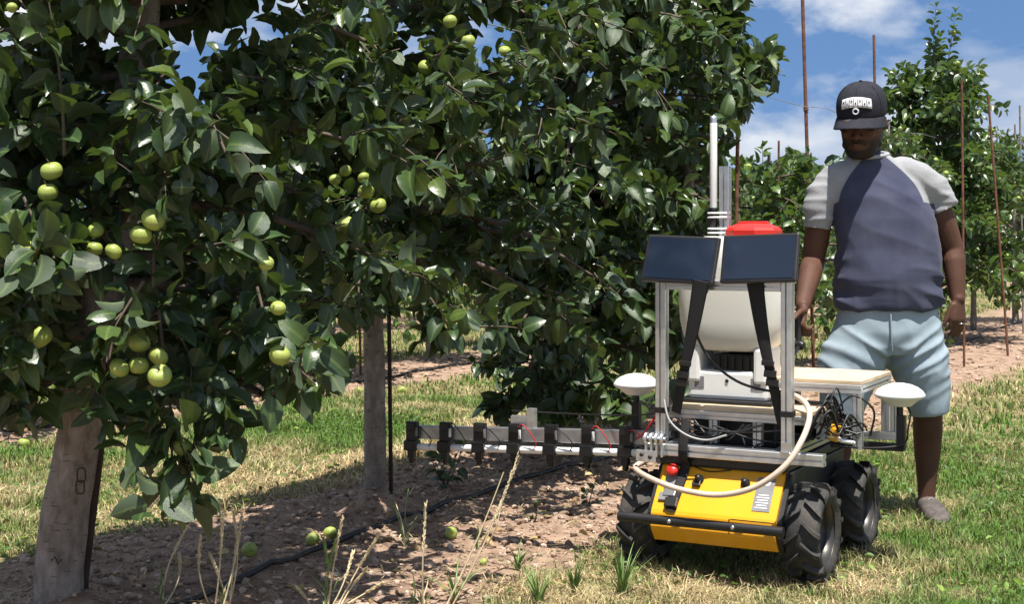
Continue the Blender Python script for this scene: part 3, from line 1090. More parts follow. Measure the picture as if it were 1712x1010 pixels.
# ---- distant wood: one mass
wv_pos, wv_ax, wv_up, wv_sz = [], [], [], []
rn = np.random.default_rng(77)
for i in range(120):
    D = rn.uniform(85, 140); x = rn.uniform(-0.15, 0.40) * D
    hgt = rn.uniform(4.6, 7.4) * D / 120; w = rn.uniform(2.5, 4.5)
    n = 110
    d = rn.normal(0, 1, (n, 3)); d /= np.linalg.norm(d, axis=1, keepdims=True)
    rad = rn.uniform(.75, 1.05, (n, 1))
    p = np.array([x, D, hgt * 0.5]) + d * rad * np.array([w, w, hgt * 0.52])
    wv_pos.append(p); wv_ax.append(rn.normal(0, 1, (n, 3))); wv_up.append(d + rn.normal(0, .5, (n, 3))); wv_sz.append(rn.uniform(1.0, 2.0, n))
wp, wa, wu, ws = map(np.concatenate, (wv_pos, wv_ax, wv_up, wv_sz))
wood = link('woodland', leaf_mesh('woodland', wp, frames(wa, wu), ws, rn.integers(0, 3, len(wp)), LEAVES_S, rn.uniform(0, 1, len(wp))), M_wood_far)
tag(wood, 'far dark green wood along the horizon behind the orchard', 'woodland', kind='stuff')

# ------------------------------------------------------------------ grass
def grass_field(name, n_try, xr, yr, dens_fn, hl, wd, seed, dryb, lean=0.5):
    r = np.random.default_rng(seed)
    x = r.uniform(*xr, n_try); y = r.uniform(*yr, n_try)
    px = 856 + F * x / y
    k = (px > -600) & (px < 2300) & (r.uniform(0, 1, n_try) < dens_fn(x, y))
    x, y = x[k], y[k]
    n = len(x)
    pn = fbm(x * 1.3, y * 1.3, 71, 3)
    dry = np.clip(dryb(x, y) + 1.3 * pn + 1.0 * fbm(x * 6, y * 6, 75, 2) + r.normal(0, 0.2, n), 0, 1)
    h = hl[0] + (hl[1] - hl[0]) * r.beta(1.6, 3.0, n)
    h *= np.clip(1 + 1.1 * fbm(x * 4, y * 4, 81, 2), 0.4, 1.8)
    a = r.uniform(0, 6.283, n)
    ln = lean * (0.35 + r.uniform(0, 1, n) ** 0.8) * (1 + 0.9 * (dry > .6))
    dx, dy = np.cos(a) * ln, np.sin(a) * ln
    wa = a + math.pi / 2 + r.normal(0, .5, n)
    wx, wy = np.cos(wa) * wd * r.uniform(.6, 1.4, n), np.sin(wa) * wd * r.uniform(.6, 1.4, n)
    z = ground_z(x, y) - 0.004
    V = np.zeros((n, 5, 3))
    V[:, 0] = np.stack([x - wx, y - wy, z], -1); V[:, 1] = np.stack([x + wx, y + wy, z], -1)
    hm = h * 0.55
    V[:, 2] = np.stack([x - wx * .8 + dx * hm * .55, y - wy * .8 + dy * hm * .55, z + hm], -1)
    V[:, 3] = np.stack([x + wx * .8 + dx * hm * .55, y + wy * .8 + dy * hm * .55, z + hm], -1)
    V[:, 4] = np.stack([x + dx * h * 1.25, y + dy * h * 1.25, z + h * np.clip(1.05 - ln * .35, .35, 1)], -1)
    T = np.array([[0, 1, 3], [0, 3, 2], [2, 3, 4]])[None] + (np.arange(n) * 5)[:, None, None]
    me = np_mesh(name, V.reshape(-1, 3), T.reshape(-1, 3), True, {'dry': np.repeat(dry, 5), 'rnd': np.repeat(r.uniform(0, 1, n), 5)})
    return link(name, me, M_grass)


def lane(x, y): return 1 - dirt_mask(x, y)


def q_right(x, y): return q_of(x, y) > 0.5


g1 = grass_field('grass', 380000, (-0.9, 4.9), (3.5, 8.6), lambda x, y: np.where(q_right(x, y), lane(x, y) ** 1.3, 0) * (0.55 + 0.6 * (y < 6.4)), (0.018, 0.080), 0.0020, 1,
                 lambda x, y: 0.20 - 0.10 * np.clip((y - 5.6) / .8, 0, 1))
tag(g1, 'short patchy green and straw grass around the robot wheels', 'grass', kind='stuff')
g2 = grass_field('grass', 240000, (-5.6, 1.6), (5.4, 10.5), lambda x, y: np.where(~q_right(x, y), lane(x, y) ** 1.2, 0), (0.022, 0.080), 0.0026, 2,
                 lambda x, y: 0.20 + 0.85 * np.clip((q_of(x, y) + 1.15) / 0.45, 0, 1))
tag(g2, 'sunlit dry grass lane between the first two tree rows', 'grass', kind='stuff')
g3 = grass_field('grass', 300000, (-7, 12), (8.4, 30), lambda x, y: lane(x, y) * np.where(~q_right(x, y) & (y < 10.5), 0, 1) * np.clip(11 / y, 0, 1), (0.025, 0.085), 0.005, 3,
                 lambda x, y: 0.15)
tag(g3, 'distant mown grass of the farther orchard lanes', 'grass', kind='stuff')
# clover and other small broad leaves among the grass
rn = np.random.default_rng(91)
x = rn.uniform(-3.5, 3.4, 26000); y = rn.uniform(4.6, 9.5, 26000)
k = (np.abs(F * x / y) < 930) & (rn.uniform(0, 1, 26000) < lane(x, y) * np.clip(0.15 + 1.6 * fbm(x * 1.1 + 7, y * 1.1, 61, 3) + .25, 0.04, 1))
x, y = x[k], y[k]; n = len(x)
lp = np.stack([x, y, ground_z(x, y) + rn.uniform(.008, .045, n)], -1)
fa = rn.normal(0, 1, (n, 3)); fa[:, 2] = np.abs(fa[:, 2]) * .5
cme = leaf_mesh('clover', lp, frames(fa, np.array([0, 0, 1.0]) + rn.normal(0, .4, (n, 3))), rn.uniform(.014, .034, n), rn.integers(0, 3, n), LEAVES_S, rn.uniform(0, 1, n))
tag(link('clover', cme, leaf_mat('clover_leaf', (0.085, 0.17, 0.03), (0.12, 0.19, 0.06), rough=.5)), 'small broad clover leaves mixed into the mown grass', 'clover', kind='stuff')
# thin straw and runners over the bare strip edges
g4 = grass_field('straw_litter', 60000, (-3.4, 3.2), (4.5, 11), lambda x, y: 0.75 * np.clip(1 - np.abs(dirt_mask(x, y) - 0.55) * 1.9, 0, 1) + 0.05, (0.012, 0.05), 0.0022, 4,
                 lambda x, y: 0.95, lean=2.2)
tag(g4, 'dry straw litter strewn along the edges of the bare strip', 'straw', kind='stuff')


# ------------------------------------------------------------------ stones, clods and litter on the bare strip
def pebbles(name, n_try, xr, yr, seed, sr, matl):
    r = np.random.default_rng(seed)
    x = r.uniform(*xr, n_try); y = r.uniform(*yr, n_try)
    k = (r.uniform(0, 1, n_try) < dirt_mask(x, y) * 0.9) & (np.abs(856 + F * x / y - 856) < 950)
    x, y = x[k], y[k]; n = len(x)
    bm = bmesh.new(); bmesh.ops.create_icosphere(bm, subdivisions=1, radius=1)
    bm.verts.ensure_lookup_table()
    B = np.array([v.co[:] for v in bm.verts]); T = np.array([[v.index for v in f.verts] for f in bm.faces]); bm.free()
    s = sr[0] * (sr[1] / sr[0]) ** (r.uniform(0, 1, n) ** 2.2)
    sc = s[:, None] * r.uniform(.55, 1.25, (n, 3)) * np.array([1, 1, .65])
    W = B[None] * sc[:, None, :] * (1 + r.normal(0, .13, (n, len(B), 1)))
    a = r.uniform(0, 6.28, n); c, sn = np.cos(a)[:, None], np.sin(a)[:, None]
    X = W[..., 0] * c - W[..., 1] * sn; Y = W[..., 0] * sn + W[..., 1] * c
    W = np.stack([X + x[:, None], Y + y[:, None], W[..., 2] + (ground_z(x, y) + s * 0.25)[:, None]], -1)
    TT = (T[None] + (np.arange(n) * len(B))[:, None, None]).reshape(-1, 3)
    me = np_mesh(name, W.reshape(-1, 3), TT, False, {'rnd': np.repeat(r.uniform(0, 1, n), len(B)), 'dry': np.repeat(r.uniform(0, 1, n) ** 2, len(B))})
    return link(name, me, matl)


M_clod = attr_mat('soil_clod', (0.25, 0.165, 0.115), (0.45, 0.35, 0.275), attr='dry', rough=0.95, trans=0.0)
pb = pebbles('soil_clods', 42000, (-2.2, 3.2), (4.5, 9.5), 5, (0.004, 0.020), M_clod)
tag(pb, 'brown soil clods and small stones scattered on the bare strip', 'soil', kind='stuff')
pb2 = pebbles('soil_clods', 9000, (-3.5, 8.5), (9.5, 20), 6, (0.008, 0.035), M_clod)
tag(pb2, 'clods and stones on the far bare strip right of the man', 'soil', kind='stuff')

# dead and yellow leaves lying about
rn = np.random.default_rng(15)
n0 = 1700
x = rn.uniform(-3.2, 3.0, n0); y = rn.uniform(4.6, 12.5, n0)
k = rn.uniform(0, 1, n0) < np.clip(dirt_mask(x, y) * np.where(np.abs((q_of(x, y) + 0.2) % PITCH) < 1.2, .8, .3), 0, 1)
x, y = x[k], y[k]; n = len(x)
lp = np.stack([x, y, ground_z(x, y) + 0.008], -1)
fa = rn.normal(0, 1, (n, 3)); fa[:, 2] *= 0.2
fu = np.array([0, 0, 1.0]) + rn.normal(0, .35, (n, 3))
me = leaf_mesh('fallen_leaves', lp, frames(fa, fu), rn.uniform(.025, .058, n), rn.integers(0, 8, n), LEAVES, rn.uniform(0, 1, n))
a = me.attributes.new('dry', 'FLOAT', 'POINT'); nvl = len(LEAVES[0][0])
a.data.foreach_set('value', np.repeat(rn.uniform(0, 1, n) ** 1.5, nvl).astype(np.float32))
fl = link('fallen_leaves', me, M_deadleaf)
tag(fl, 'brown and yellow fallen leaves scattered under the trees', 'leaves', kind='stuff')

# ------------------------------------------------------------------ stakes, wire, drip pipe
M_rust = mat('rusty_steel', (0.17, 0.075, 0.045), 0.8, 0.3, var=0.45, vscale=25, bump=0.4, bscale=120)
M_greysteel = mat('weathered_steel', (0.30, 0.28, 0.26), 0.6, 0.6, var=0.3)
M_black = mat('black_plastic', (0.009, 0.009, 0.010), 0.42, dirt=0.06)
M_pipe = mat('drip_pipe_plastic', (0.012, 0.012, 0.013), 0.5, dirt=0.5, dirtcol=(0.2, 0.14, 0.1))


M_darkrust = mat('dark_rust', (0.045, 0.026, 0.020), 0.85, 0.2, var=0.4, vscale=25, bump=0.4, bscale=120)


def stake(p0, p1, r, label, m=None, ties=()):
    base = Vector((p0.x, p0.y, 0))
    root_mb = MB()
    n = 10
    pts = [p0.lerp(p1, i / n) - base for i in range(n + 1)]
    pts[0].z -= 0.1
    root_mb.tube(pts, r, 8)
    root = empty('stake', base)
    tag(root, label, 'stake', 'metal stakes along the tree rows')
    root_mb.build('rod', m or M_rust, root)
    for t in ties:
        tb = MB()
        p = p0.lerp(p1, t) - base
        tb.tube([p + Vector((0.02 * math.cos(a), 0.02 * math.sin(a), 0.004 * a)) for a in np.linspace(0, 9, 22)], 0.0035, 5)
        tb.build('wire_tie', M_rust, root)
    return root


stake(P(136, 1000, 4.66), P(180, 640, 4.68), 0.016, 'dark rusty stake standing right against the nearest leaning trunk', M_darkrust)
stake(P(654, 842, 6.33), P(648, 330, 6.33), 0.009, 'thin dark rusty stake right of the trunk on the soil mound', M_darkrust)
stake(P(1226, 690, 10.2), P(1238, -60, 10.2), 0.0135, 'rusty stake rising just right of the white antenna', ties=(.55,))
stake(P(1361, 636, 11.8), P(1340, -60, 11.8), 0.0145, 'tall rusty stake with a wire knot left of the man', ties=(.645, .65))
stake(P(1470, 615, 12.9), P(1461, 58, 12.9), 0.012, 'rusty stake whose tip shows above the black cap')
stake(P(1612, 615, 12.8), P(1608, 132, 12.8), 0.011, 'rusty stake just right of the man, bared over brown soil')
stake(P(1686, 597, 13.9), P(1652, 160, 13.9), 0.012, 'leaning rusty stake right of the man, its tip against white cloud')
stake(P(1711, 560, 17.0), P(1705, 176, 17.0), 0.012, 'grey stake at the right edge of the view', M_greysteel)
stake(P(603, 625, 12.2), P(600, 470, 12.2), 0.010, 'dark stake seen left of the mound trunk in the second row')
stake(P(1300, 600, 10.9), P(1302, 235, 10.9), 0.008, 'thin rusty stake between the young tree and the tall stake')

mb = MB()
wz = 2.14
pts = []
for D in np.linspace(4.2, 21, 30):
    pts.append(Vector((row_x(D, 0.12), D, wz + 0.02 * math.sin(D * 3.9))))
mb.tube(pts, 0.0026, 5)
tag(mb.build('trellis_wire', M_greysteel), 'thin trellis wire strung along the near tree row', 'wire')

mb = MB(); pts = []
for D in np.linspace(4.3, 20, 110):
    xx = row_x(D, 0.24 + 0.06 * math.sin(D * 1.7) + 0.03 * math.sin(D * 4.3)); pts.append(Vector((xx, D, gz(xx, D) + 0.012)))
mb.tube(pts, 0.0115, 8)
tag(mb.build('drip_pipe', M_pipe), 'black irrigation pipe lying along the near bare strip', 'pipe')
mb = MB(); pts = []
for D in np.linspace(7.5, 20, 60):
    xx = row_x(D, -PITCH + 0.2 + 0.05 * math.sin(D * 1.3)); pts.append(Vector((xx, D, gz(xx, D) + 0.012)))
mb.tube(pts, 0.012, 6)
tag(mb.build('drip_pipe', M_pipe), 'black irrigation pipe lying along the second tree row', 'pipe')

# ------------------------------------------------------------------ fallen apples
FG = 'fallen apples under the trees'


def drop_apple(px, py, r, label, seed):
    D = 2939.0 / (py - YH)
    for _ in range(3):
        p = P(px, py, D); z = gz(p.x, p.y)
        D = (CAMH - z - r * 0.6) * F / (py - YH)
    p = P(px, py, D)
    o = add_apple((p.x, p.y, gz(p.x, p.y) + r * 0.72), r, None, (1.2 + seed, 0.4 * seed, seed), stem=False, seed=seed)
    o.name = 'fallen_apple'
    tag(o, label, 'apple', FG)


drop_apple(523, 896, 0.027, 'fallen green apple, left of the pair by the soil mound', 1)
drop_apple(552, 893, 0.027, 'fallen green apple, right of the pair by the soil mound', 2)
drop_apple(417, 920, 0.030, 'fallen green apple beside the drip pipe, nearest the dry stalks', 3)
drop_apple(754, 894, 0.026, 'fallen green apple in shade between two tall dry stalks', 4)
drop_apple(600, 656, 0.034, 'fallen yellow apple, leftmost of those beyond the grass lane', 5)
drop_apple(672, 655, 0.034, 'fallen yellow apple beyond the lane, right of the mound trunk', 6)
drop_apple(40, 742, 0.032, 'fallen apple at the left edge by the second row trunk', 8)
drop_apple(808, 940, 0.014, 'tiny fallen yellow apple on sunlit soil', 9)

# ------------------------------------------------------------------ tall dry stalks in front
SG = 'clumps of tall dry grass in the foreground'


def stalk_clump(px, py, stalks, label, seed):
    D = 2939.0 / (py - YH)
    b = P(px, py, D); b.z = gz(b.x, b.y)
    root = empty('grass_clump', b)
    tag(root, label, 'grass', SG)
    rr = random.Random(seed)
    for (dx, tx, ty, green, head) in stalks:
        p0 = Vector((dx * D / F, rr.uniform(-.03, .03), -0.02))
        tip = P(tx, ty, D + rr.uniform(-.06, .06)) - b
        bend = Vector((rr.uniform(-.02, .02), rr.uniform(-.04, .04), 0))
        n = 9
        pts = [p0.lerp(tip, i / n) + bend * math.sin(math.pi * i / n) for i in range(n + 1)]
        mb = MB()
        mb.tube(pts, [0.0034 * (1 - .5 * i / n) for i in range(n + 1)], 5)
        if head:
            for i in range(60):
                t = 1 - 0.42 * i / 60
                f = t * n; k = min(int(f), n - 1); p = pts[k].lerp(pts[k + 1], f - k)
                d = (pts[-1] - pts[-2]).normalized()
                o = Vector((rr.gauss(0, 1), rr.gauss(0, 1), rr.gauss(0, .5))).normalized()
                q = p + d * 0.013 + o * 0.0055
                mb.tube([p, p.lerp(q, .5) + o * 0.001, q], [0.0007, 0.0026, 0.0004], 4, caps=False)
        mb.build('stalk', M_blade if green else M_stalk, root)
    for j in range(7):
        a = rr.uniform(0, 6.28); L = rr.uniform(.08, .2)
        mb = MB()
        pts = [Vector((math.cos(a) * L * .5 * t * t + rr.uniform(-.005, .005), math.sin(a) * L * .5 * t * t, L * (t - .35 * t * t) - .01)) for t in np.linspace(0, 1, 6)]
        mb.tube(pts, [.003, .0034, .003, .0024, .0016, .0004], 4, caps=False, flat=(0.2, (math.cos(a), math.sin(a), .3)))
        mb.build('blade', M_blade if rr.random() < .6 else M_stalk, root)


stalk_clump(372, 1012, [(0, 404, 862, 0, 1), (8, 390, 858, 0, 1), (-30, 270, 1000, 0, 0), (-12, 372, 862, 0, 1), (10, 398, 894, 0, 1), (-20, 335, 900, 0, 1), (4, 352, 930, 0, 1)],
            'bunch of dry seed stalks in front, left of the fallen apple', 1)
stalk_clump(268, 1014, [(0, 318, 872, 0, 1), (5, 300, 930, 0, 1)], 'lone dry seed stalks in front of the nearest trunk', 2)
stalk_clump(548, 1012, [(0, 572, 870, 0, 1), (-10, 540, 900, 1, 1), (10, 630, 900, 0, 1), (15, 612, 952, 0, 1), (5, 640, 975, 0, 1), (-5, 560, 905, 1, 1), (-25, 498, 985, 0, 1), (0, 590, 925, 0, 1)],
            'bunch of fanned dry seed stalks at the bottom, below the fallen pair', 3)
stalk_clump(708, 1010, [(0, 712, 845, 0, 1), (40, 866, 762, 0, 1), (30, 842, 790, 0, 0), (-25, 690, 960, 1, 0)], 'tall thin stalks crossing the bare strip below the boom', 4)
stalk_clump(676, 912, [(0, 645, 820, 1, 0), (12, 683, 818, 1, 0), (-2, 660, 838, 0, 0)], 'short pale stalks beside the soil mound', 5)
stalk_clump(798, 915, [(0, 868, 768, 0, 1), (5, 838, 838, 0, 0)], 'pair of thin pale stalks leaning under the boom', 6)

# broad green grass plants near the robot
def blade_plant(px, py, nb, L, label, seed, spread=.5):
    D = 2939.0 / (py - YH); b = P(px, py, D); b.z = gz(b.x, b.y)
    root = empty('grass_plant', b); tag(root, label, 'grass', 'broad green grass plants on the lane')
    rr = random.Random(seed)
    for j in range(nb):
        a = rr.uniform(0, 6.28); l = L * rr.uniform(.55, 1.1); o = spread * rr.uniform(.3, 1.2)
        c, s = math.cos(a), math.sin(a)
        mb = MB()
        pts = [Vector((c * l * o * t ** 1.6, s * l * o * t ** 1.6, l * (t - .38 * o * t * t) - .01)) for t in np.linspace(0, 1, 7)]
        mb.tube(pts, [.0032, .0042, .0044, .0039, .003, .0018, .0003], 4, caps=False, flat=(.12, (c, s, .4)))
        mb.build('blade', M_blade, root)


blade_plant(1040, 992, 34, .21, 'broad-bladed green tuft left of the robot front wheel', 1)
blade_plant(900, 1004, 24, .17, 'green grass tuft at the edge of the sunlit soil', 2)
blade_plant(760, 1000, 12, .17, 'thin arching green tuft at the bottom between soil and grass', 3, .9)
blade_plant(865, 950, 14, .16, 'fine arching tuft bent over the sunlit soil', 4, 1.1)
blade_plant(1150, 945, 9, .07, 'short weed tuft in the shade under the bumper', 5)
blade_plant(1395, 968, 9, .06, 'small leafy tuft beside the front right tyre', 6)
blade_plant(960, 985, 24, .15, 'upright green tuft halfway along the soil edge', 7)


# small weeds and a sucker under the trees
def weed(px, py, H, n, lsize, label, seed, cat='weed'):
    D = 2939.0 / (py - YH); b = P(px, py, D); b.z = gz(b.x, b.y)
    fo = Foliage(seed)
    for j in range(n):
        fo.twig(np.zeros(3), np.array([fo.r.normal(0, .45), fo.r.normal(0, .45), 1.0]), H * fo.r.uniform(.6, 1.1), .03, lsize, .1, rad=.003)
    pos, fr, size = fo.arrays()
    root = empty('weed', b); tag(root, label, cat, 'small weeds on the bare strip')
    fo.wood.build('stem', M_drywood, root)
    v = fo.r.integers(0, 8, len(pos))
    for i in range(len(pos)):
        o = bpy.data.objects.new('leaf', LEAF_ME[v[i]]); COL.objects.link(o); o.parent = root
        o.matrix_local = Matrix([[*(fr[i][r] * size[i]), pos[i][r]] for r in range(3)] + [[0, 0, 0, 1]])


weed(745, 815, .26, 5, .06, 'leafy sucker shoot under the left end of the boom', 41)
weed(895, 872, .10, 2, .035, 'tiny sprout on the soil between shade and sun', 42)
weed(985, 842, .12, 2, .045, 'small weed in shade left of the robot front wheel', 43)
weed(540, 668, .16, 7, .055, 'yellowing weed patch at the foot of a second row trunk', 44)

# ------------------------------------------------------------------ robot
YAW = R(28)
RO = Vector((0.884, 5.39, 0.0))
robot = empty('field_robot', RO, -YAW)
tag(robot, 'four-wheeled yellow and black field robot carrying screens, antennas and a spray boom', 'robot')
Minv = Matrix.Translation(RO) @ Matrix.Rotation(-YAW, 4, 'Z'); Minv.invert()


def RL(px, py, D): return Minv @ P(px, py, D)


M_yellow = mat('yellow_paint', (0.80, 0.37, 0.008), 0.38, 0, var=0.06, vscale=6, dirt=0.22, dirtcol=(0.5, 0.32, 0.12), coat=0.2)
M_alu = mat('aluminium', (0.62, 0.63, 0.64), 0.36, 0.85, var=0.10, vscale=30, bump=0.05)
M_tyre = mat('tyre_rubber', (0.030, 0.029, 0.027), 0.72, 0, var=0.3, vscale=14, dirt=0.55, dirtcol=(0.15, 0.12, 0.09), bump=0.3, bscale=90)
M_rim = mat('rim_steel', (0.07, 0.066, 0.062), 0.42, 0.6, var=0.2, dirt=0.3, dirtcol=(0.12, 0.1, 0.08))
M_blackmetal = mat('black_metal', (0.010, 0.010, 0.011), 0.45, 0.0, dirt=0.18, dirtcol=(0.10, 0.08, 0.06))
M_white = mat('white_plastic', (0.80, 0.80, 0.78), 0.4, var=0.03)
M_ply = mat('plywood', (0.62, 0.47, 0.31), 0.75, var=0.18, vscale=12, dirt=0.25, dirtcol=(0.36, 0.25, 0.15))
M_plyedge = mat('plywood_edge', (0.50, 0.36, 0.22), 0.8, var=0.3, vscale=60)
M_red = mat('red_plastic', (0.62, 0.025, 0.015), 0.4)
M_cable = mat('cable', (0.012, 0.012, 0.013), 0.45)
M_redcable = mat('red_cable', (0.45, 0.02, 0.02), 0.5)
M_strap = mat('strap_webbing', (0.013, 0.013, 0.014), 0.8, bump=0.5, bscale=500)
M_hose = mat('clear_hose', (0.58, 0.45, 0.36), 0.35, var=0.08, sss=0.3)
M_label = mat('grey_label', (0.20, 0.195, 0.20), 0.5, var=.15)
M_ink = mat('label_print', (0.62, 0.62, 0.63), 0.6)
M_chrome = mat('bare_metal', (0.55, 0.55, 0.55), 0.3, 0.9)


def ext_profile(s):
    h = s / 2; g = s * .10; d = s * .16; r = s * .05
    side = [(-h + r, -h), (-g, -h), (-g, -h + d), (-g * 1.9, -h + d), (-g * 1.9, -h + d * 1.6), (g * 1.9, -h + d * 1.6), (g * 1.9, -h + d), (g, -h + d), (g, -h), (h - r, -h)]
    out = []
    for k in range(4):
        c, sn = [(1, 0), (0, 1), (-1, 0), (0, -1)][k]
        out += [(u * c - v * sn, u * sn + v * c) for u, v in side]
    return out


def extr(mb, p0, p1, s=0.038):
    p0, p1 = Vector(p0), Vector(p1)
    d = (p1 - p0).normalized()
    up = Vector((0, 0, 1)) if abs(d.z) < .9 else Vector((1, 0, 0))
    xa = up.cross(d).normalized(); ya = d.cross(xa)
    mb.prism(ext_profile(s), p0, p1, xa, ya)
    return mb


# wheels
def tyre_meshes():
    rr, w = 0.148, 0.064
    prof = []
    # tyre section: inner bead -> sidewall -> crown -> sidewall -> bead
    sec = [(0.100, -0.050), (0.112, -0.058), (0.130, -0.063), (0.141, -0.058), (0.146, -0.046), (0.148, -0.02), (0.149, 0), (0.148, 0.02), (0.146, 0.046), (0.141, 0.058), (0.130, 0.063), (0.112, 0.058), (0.100, 0.050)]
    MX = Matrix.Rotation(R(90), 4, 'Y')
    tb = MB(); tb.lathe(sec, 56, MX)
    # chevron lugs
    lb = MB()
    nl = 13
    for k in range(nl):
        for sd in (-1, 1):
            th0 = 2 * math.pi * (k + (0.5 if sd > 0 else 0)) / nl
            V = []
            steps = 5
            for i in range(steps):
                t = i / (steps - 1)
                xx = sd * (0.004 + t * 0.061)
                th = th0 + 0.30 * t
                hw = 0.042 + 0.016 * t
                rb = 0.143 - (0.016 * max(0, t - .7) / .3)
                rt = 0.1665 - (0.014 * max(0, t - .72) / .28)
                for (dth, rad) in ((-hw, rb), (-hw * .8, rt), (hw * .8, rt), (hw, rb)):
                    V.append((xx, rad * math.cos(th + dth), rad * math.sin(th + dth)))
            Fc = []
            for i in range(steps - 1):
                a = i * 4
                for j in range(3): Fc.append((a + j, a + j + 1, a + 5 + j, a + 4 + j))
            Fc += [(0, 1, 2, 3), tuple(range((steps - 1) * 4, steps * 4))]
            lb.add(V, Fc)
    rb = MB()
    rsec = [(0.104, 0.052), (0.107, 0.050), (0.107, 0.046), (0.099, 0.043), (0.094, 0.02), (0.092, -0.01), (0.055, -0.018), (0.045, -0.012), (0.030, -0.010), (0.028, 0.012), (0.0, 0.014)]
    rb.lathe(rsec, 40, MX)
    return tb, lb, rb


def mk(mb, name, m):
    o = mb.build(name, m); me = o.data
    bpy.data.objects.remove(o)
    return me


tb, lb, rb = tyre_meshes()
ME_T, ME_L, ME_R = mk(tb, 'wheel', M_tyre), mk(lb, 'tread', M_tyre), mk(rb, 'rim', M_rim)
nutb = MB()
MX = Matrix.Rotation(R(90), 4, 'Y')
for k in range(5):
    a = k * 2 * math.pi / 5
    nutb.lathe([(0.007, -0.012), (0.007, 0.0), (0.0, 0.0)], 6, Matrix.Translation((0, .042 * math.cos(a), .042 * math.sin(a))) @ MX, False)
ME_N = mk(nutb, 'wheel_nuts', M_chrome)
for sx, yy, rot in ((1, -.256, .1), (1, .285, .5), (-1, -.256, .3), (-1, .285, .9)):
    xx = .293 * sx if sx > 0 else -.305
    o = bpy.data.objects.new('wheel', ME_T); COL.objects.link(o); o.parent = robot
    wz = 0.160
    o.location = (xx, yy, wz + 0.004); o.rotation_euler = (0, 0, 0 if sx > 0 else math.pi)
    for nm, me in (('tread', ME_L), ('rim', ME_R), ('hub_nuts', ME_N)):
        c = bpy.data.objects.new(nm, me); COL.objects.link(c); c.parent = o
        c.rotation_euler = (rot, 0, 0)

# chassis
mb = MB()
mb.box((0, 0.04, 0.255), (0.40, 0.74, 0.23), bev=.008)
mb.box((0.215, 0.02, 0.30), (0.03, 0.70, 0.13), bev=.004)
mb.box((-0.215, 0.02, 0.30), (0.03, 0.70, 0.13), bev=.004)
mb.box((0, 0.03, 0.385), (0.46, 0.74, 0.03), bev=.004)
for sx in (-1, 1):
    for yy in (-.256, .285):
        mb.tube([(sx * .18, yy, .164), (sx * .29, yy, .164)], .02, 10)
mb.build('chassis', M_blackmetal, robot)

prof = [(-.318, .369), (-.332, .364), (-.437, .226), (-.443, .214), (-.447, .170), (-.444, .160), (-.408, .114), (-.30, .112), (-.30, .369)]
mb = MB()
mb.prism(prof, (-.222, 0, 0), (.222, 0, 0), (0, 1, 0), (0, 0, 1))
fp = mb.build('front_panel', M_yellow, robot, bevel=.004)
fp['label'] = 'bright yellow sloping front panel'
prof2 = [(u - .004 if u < -.31 else u, v) for u, v in prof]
for sx in (-1, 1):
    mb = MB()
    pr = [(u + .012, v - .004) for u, v in prof]
    mb.prism(pr, (sx * .2235, 0, 0), (sx * .240, 0, 0), (0, 1, 0), (0, 0, 1))
    mb.build('side_plate', M_blackmetal, robot, bevel=.002)

# items on the sloping panel: local frame of the slope
s0, s1 = Vector((0, -.332, .364)), Vector((0, -.437, .226))
sd = (s1 - s0).normalized(); sn = Vector((0, sd.z, -sd.y))
if sn.y > 0: sn = -sn


def on_slope(x, t, h=0.0): return Vector((x, 0, 0)) + s0.lerp(s1, t) + sn * h


SM = Matrix((Vector((1, 0, 0)), -sd, sn)).transposed()
SM4 = SM.to_4x4()


def slope_cyl(name, x, t, prof, m, n=20):
    b = MB(); b.lathe(prof, n, Matrix.Translation(on_slope(x, t)) @ SM4); return b.build(name, m, robot)


def slope_box(name, x, t, size, h, m, bev=.0015):
    b = MB(); b.box(on_slope(x, t, h), size, SM, bev); return b.build(name, m, robot)


slope_box('stop_plate', -.172, .30, (.050, .075, .006), .003, M_label)
slope_cyl('emergency_stop', -.172, .17, [(.012, .004), (.012, .016), (.021, .018), (.022, .026), (.019, .033), (.0, .036)], M_red)
slope_box('latch', -.168, .60, (.045, .040, .014), .007, M_chrome, .003)
slope_box('latch_plate', -.188, .72, (.034, .03, .010), .005, M_label, .002)
for xk in (-.075, .092):
    k = slope_cyl('panel_knob', xk, .28, [(.016, 0), (.016, .008), (.010, .009), (.010, .026), (.0, .027)], M_black)
slope_box('port_cap', -.080, .38, (.03, .02, .014), .006, M_black, .003)
lab = slope_box('spec_label', .163, .48, (.062, .128, .0024), .0012, M_label, .0006)
for j in range(6):
    b = MB(); b.box(on_slope(.163, .50 + .055 * j, .0030), (.044 if j % 2 else .036, .004, .001), SM); b.build('print_line', M_ink, lab)
b = MB(); b.lathe([(.012, .0005), (.009, .001), (.0, .001)], 16, Matrix.Translation(on_slope(.168, .22, .0022)) @ SM4); b.build('print_badge', M_ink, lab)
# seams of the front panel
b = MB()
b.box((.062, -.4455, .192), (.003, .004, .052)); b.box((.14, -.441, .2165), (.15, .004, .003))
b.build('panel_seam', M_blackmetal, robot)

# bumper
mb = MB()
mb.tube([(-.318, -.500, .203), (.268, -.500, .203)], .0165, 16)
bp_ = mb.build('bumper', M_blackmetal, robot)
for xb in (-.125, .10):
    mb = MB(); mb.box((xb, -.472, .196), (.026, .05, .020), bev=.002); mb.build('bumper_bracket', M_blackmetal, bp_)
    mb = MB(); mb.lathe([(.007, 0), (.007, .006), (0, .007)], 8, Matrix.Translation((xb, -.516, .205)) @ Matrix.Rotation(R(90), 4, 'X')); mb.build('bolt', M_chrome, bp_)

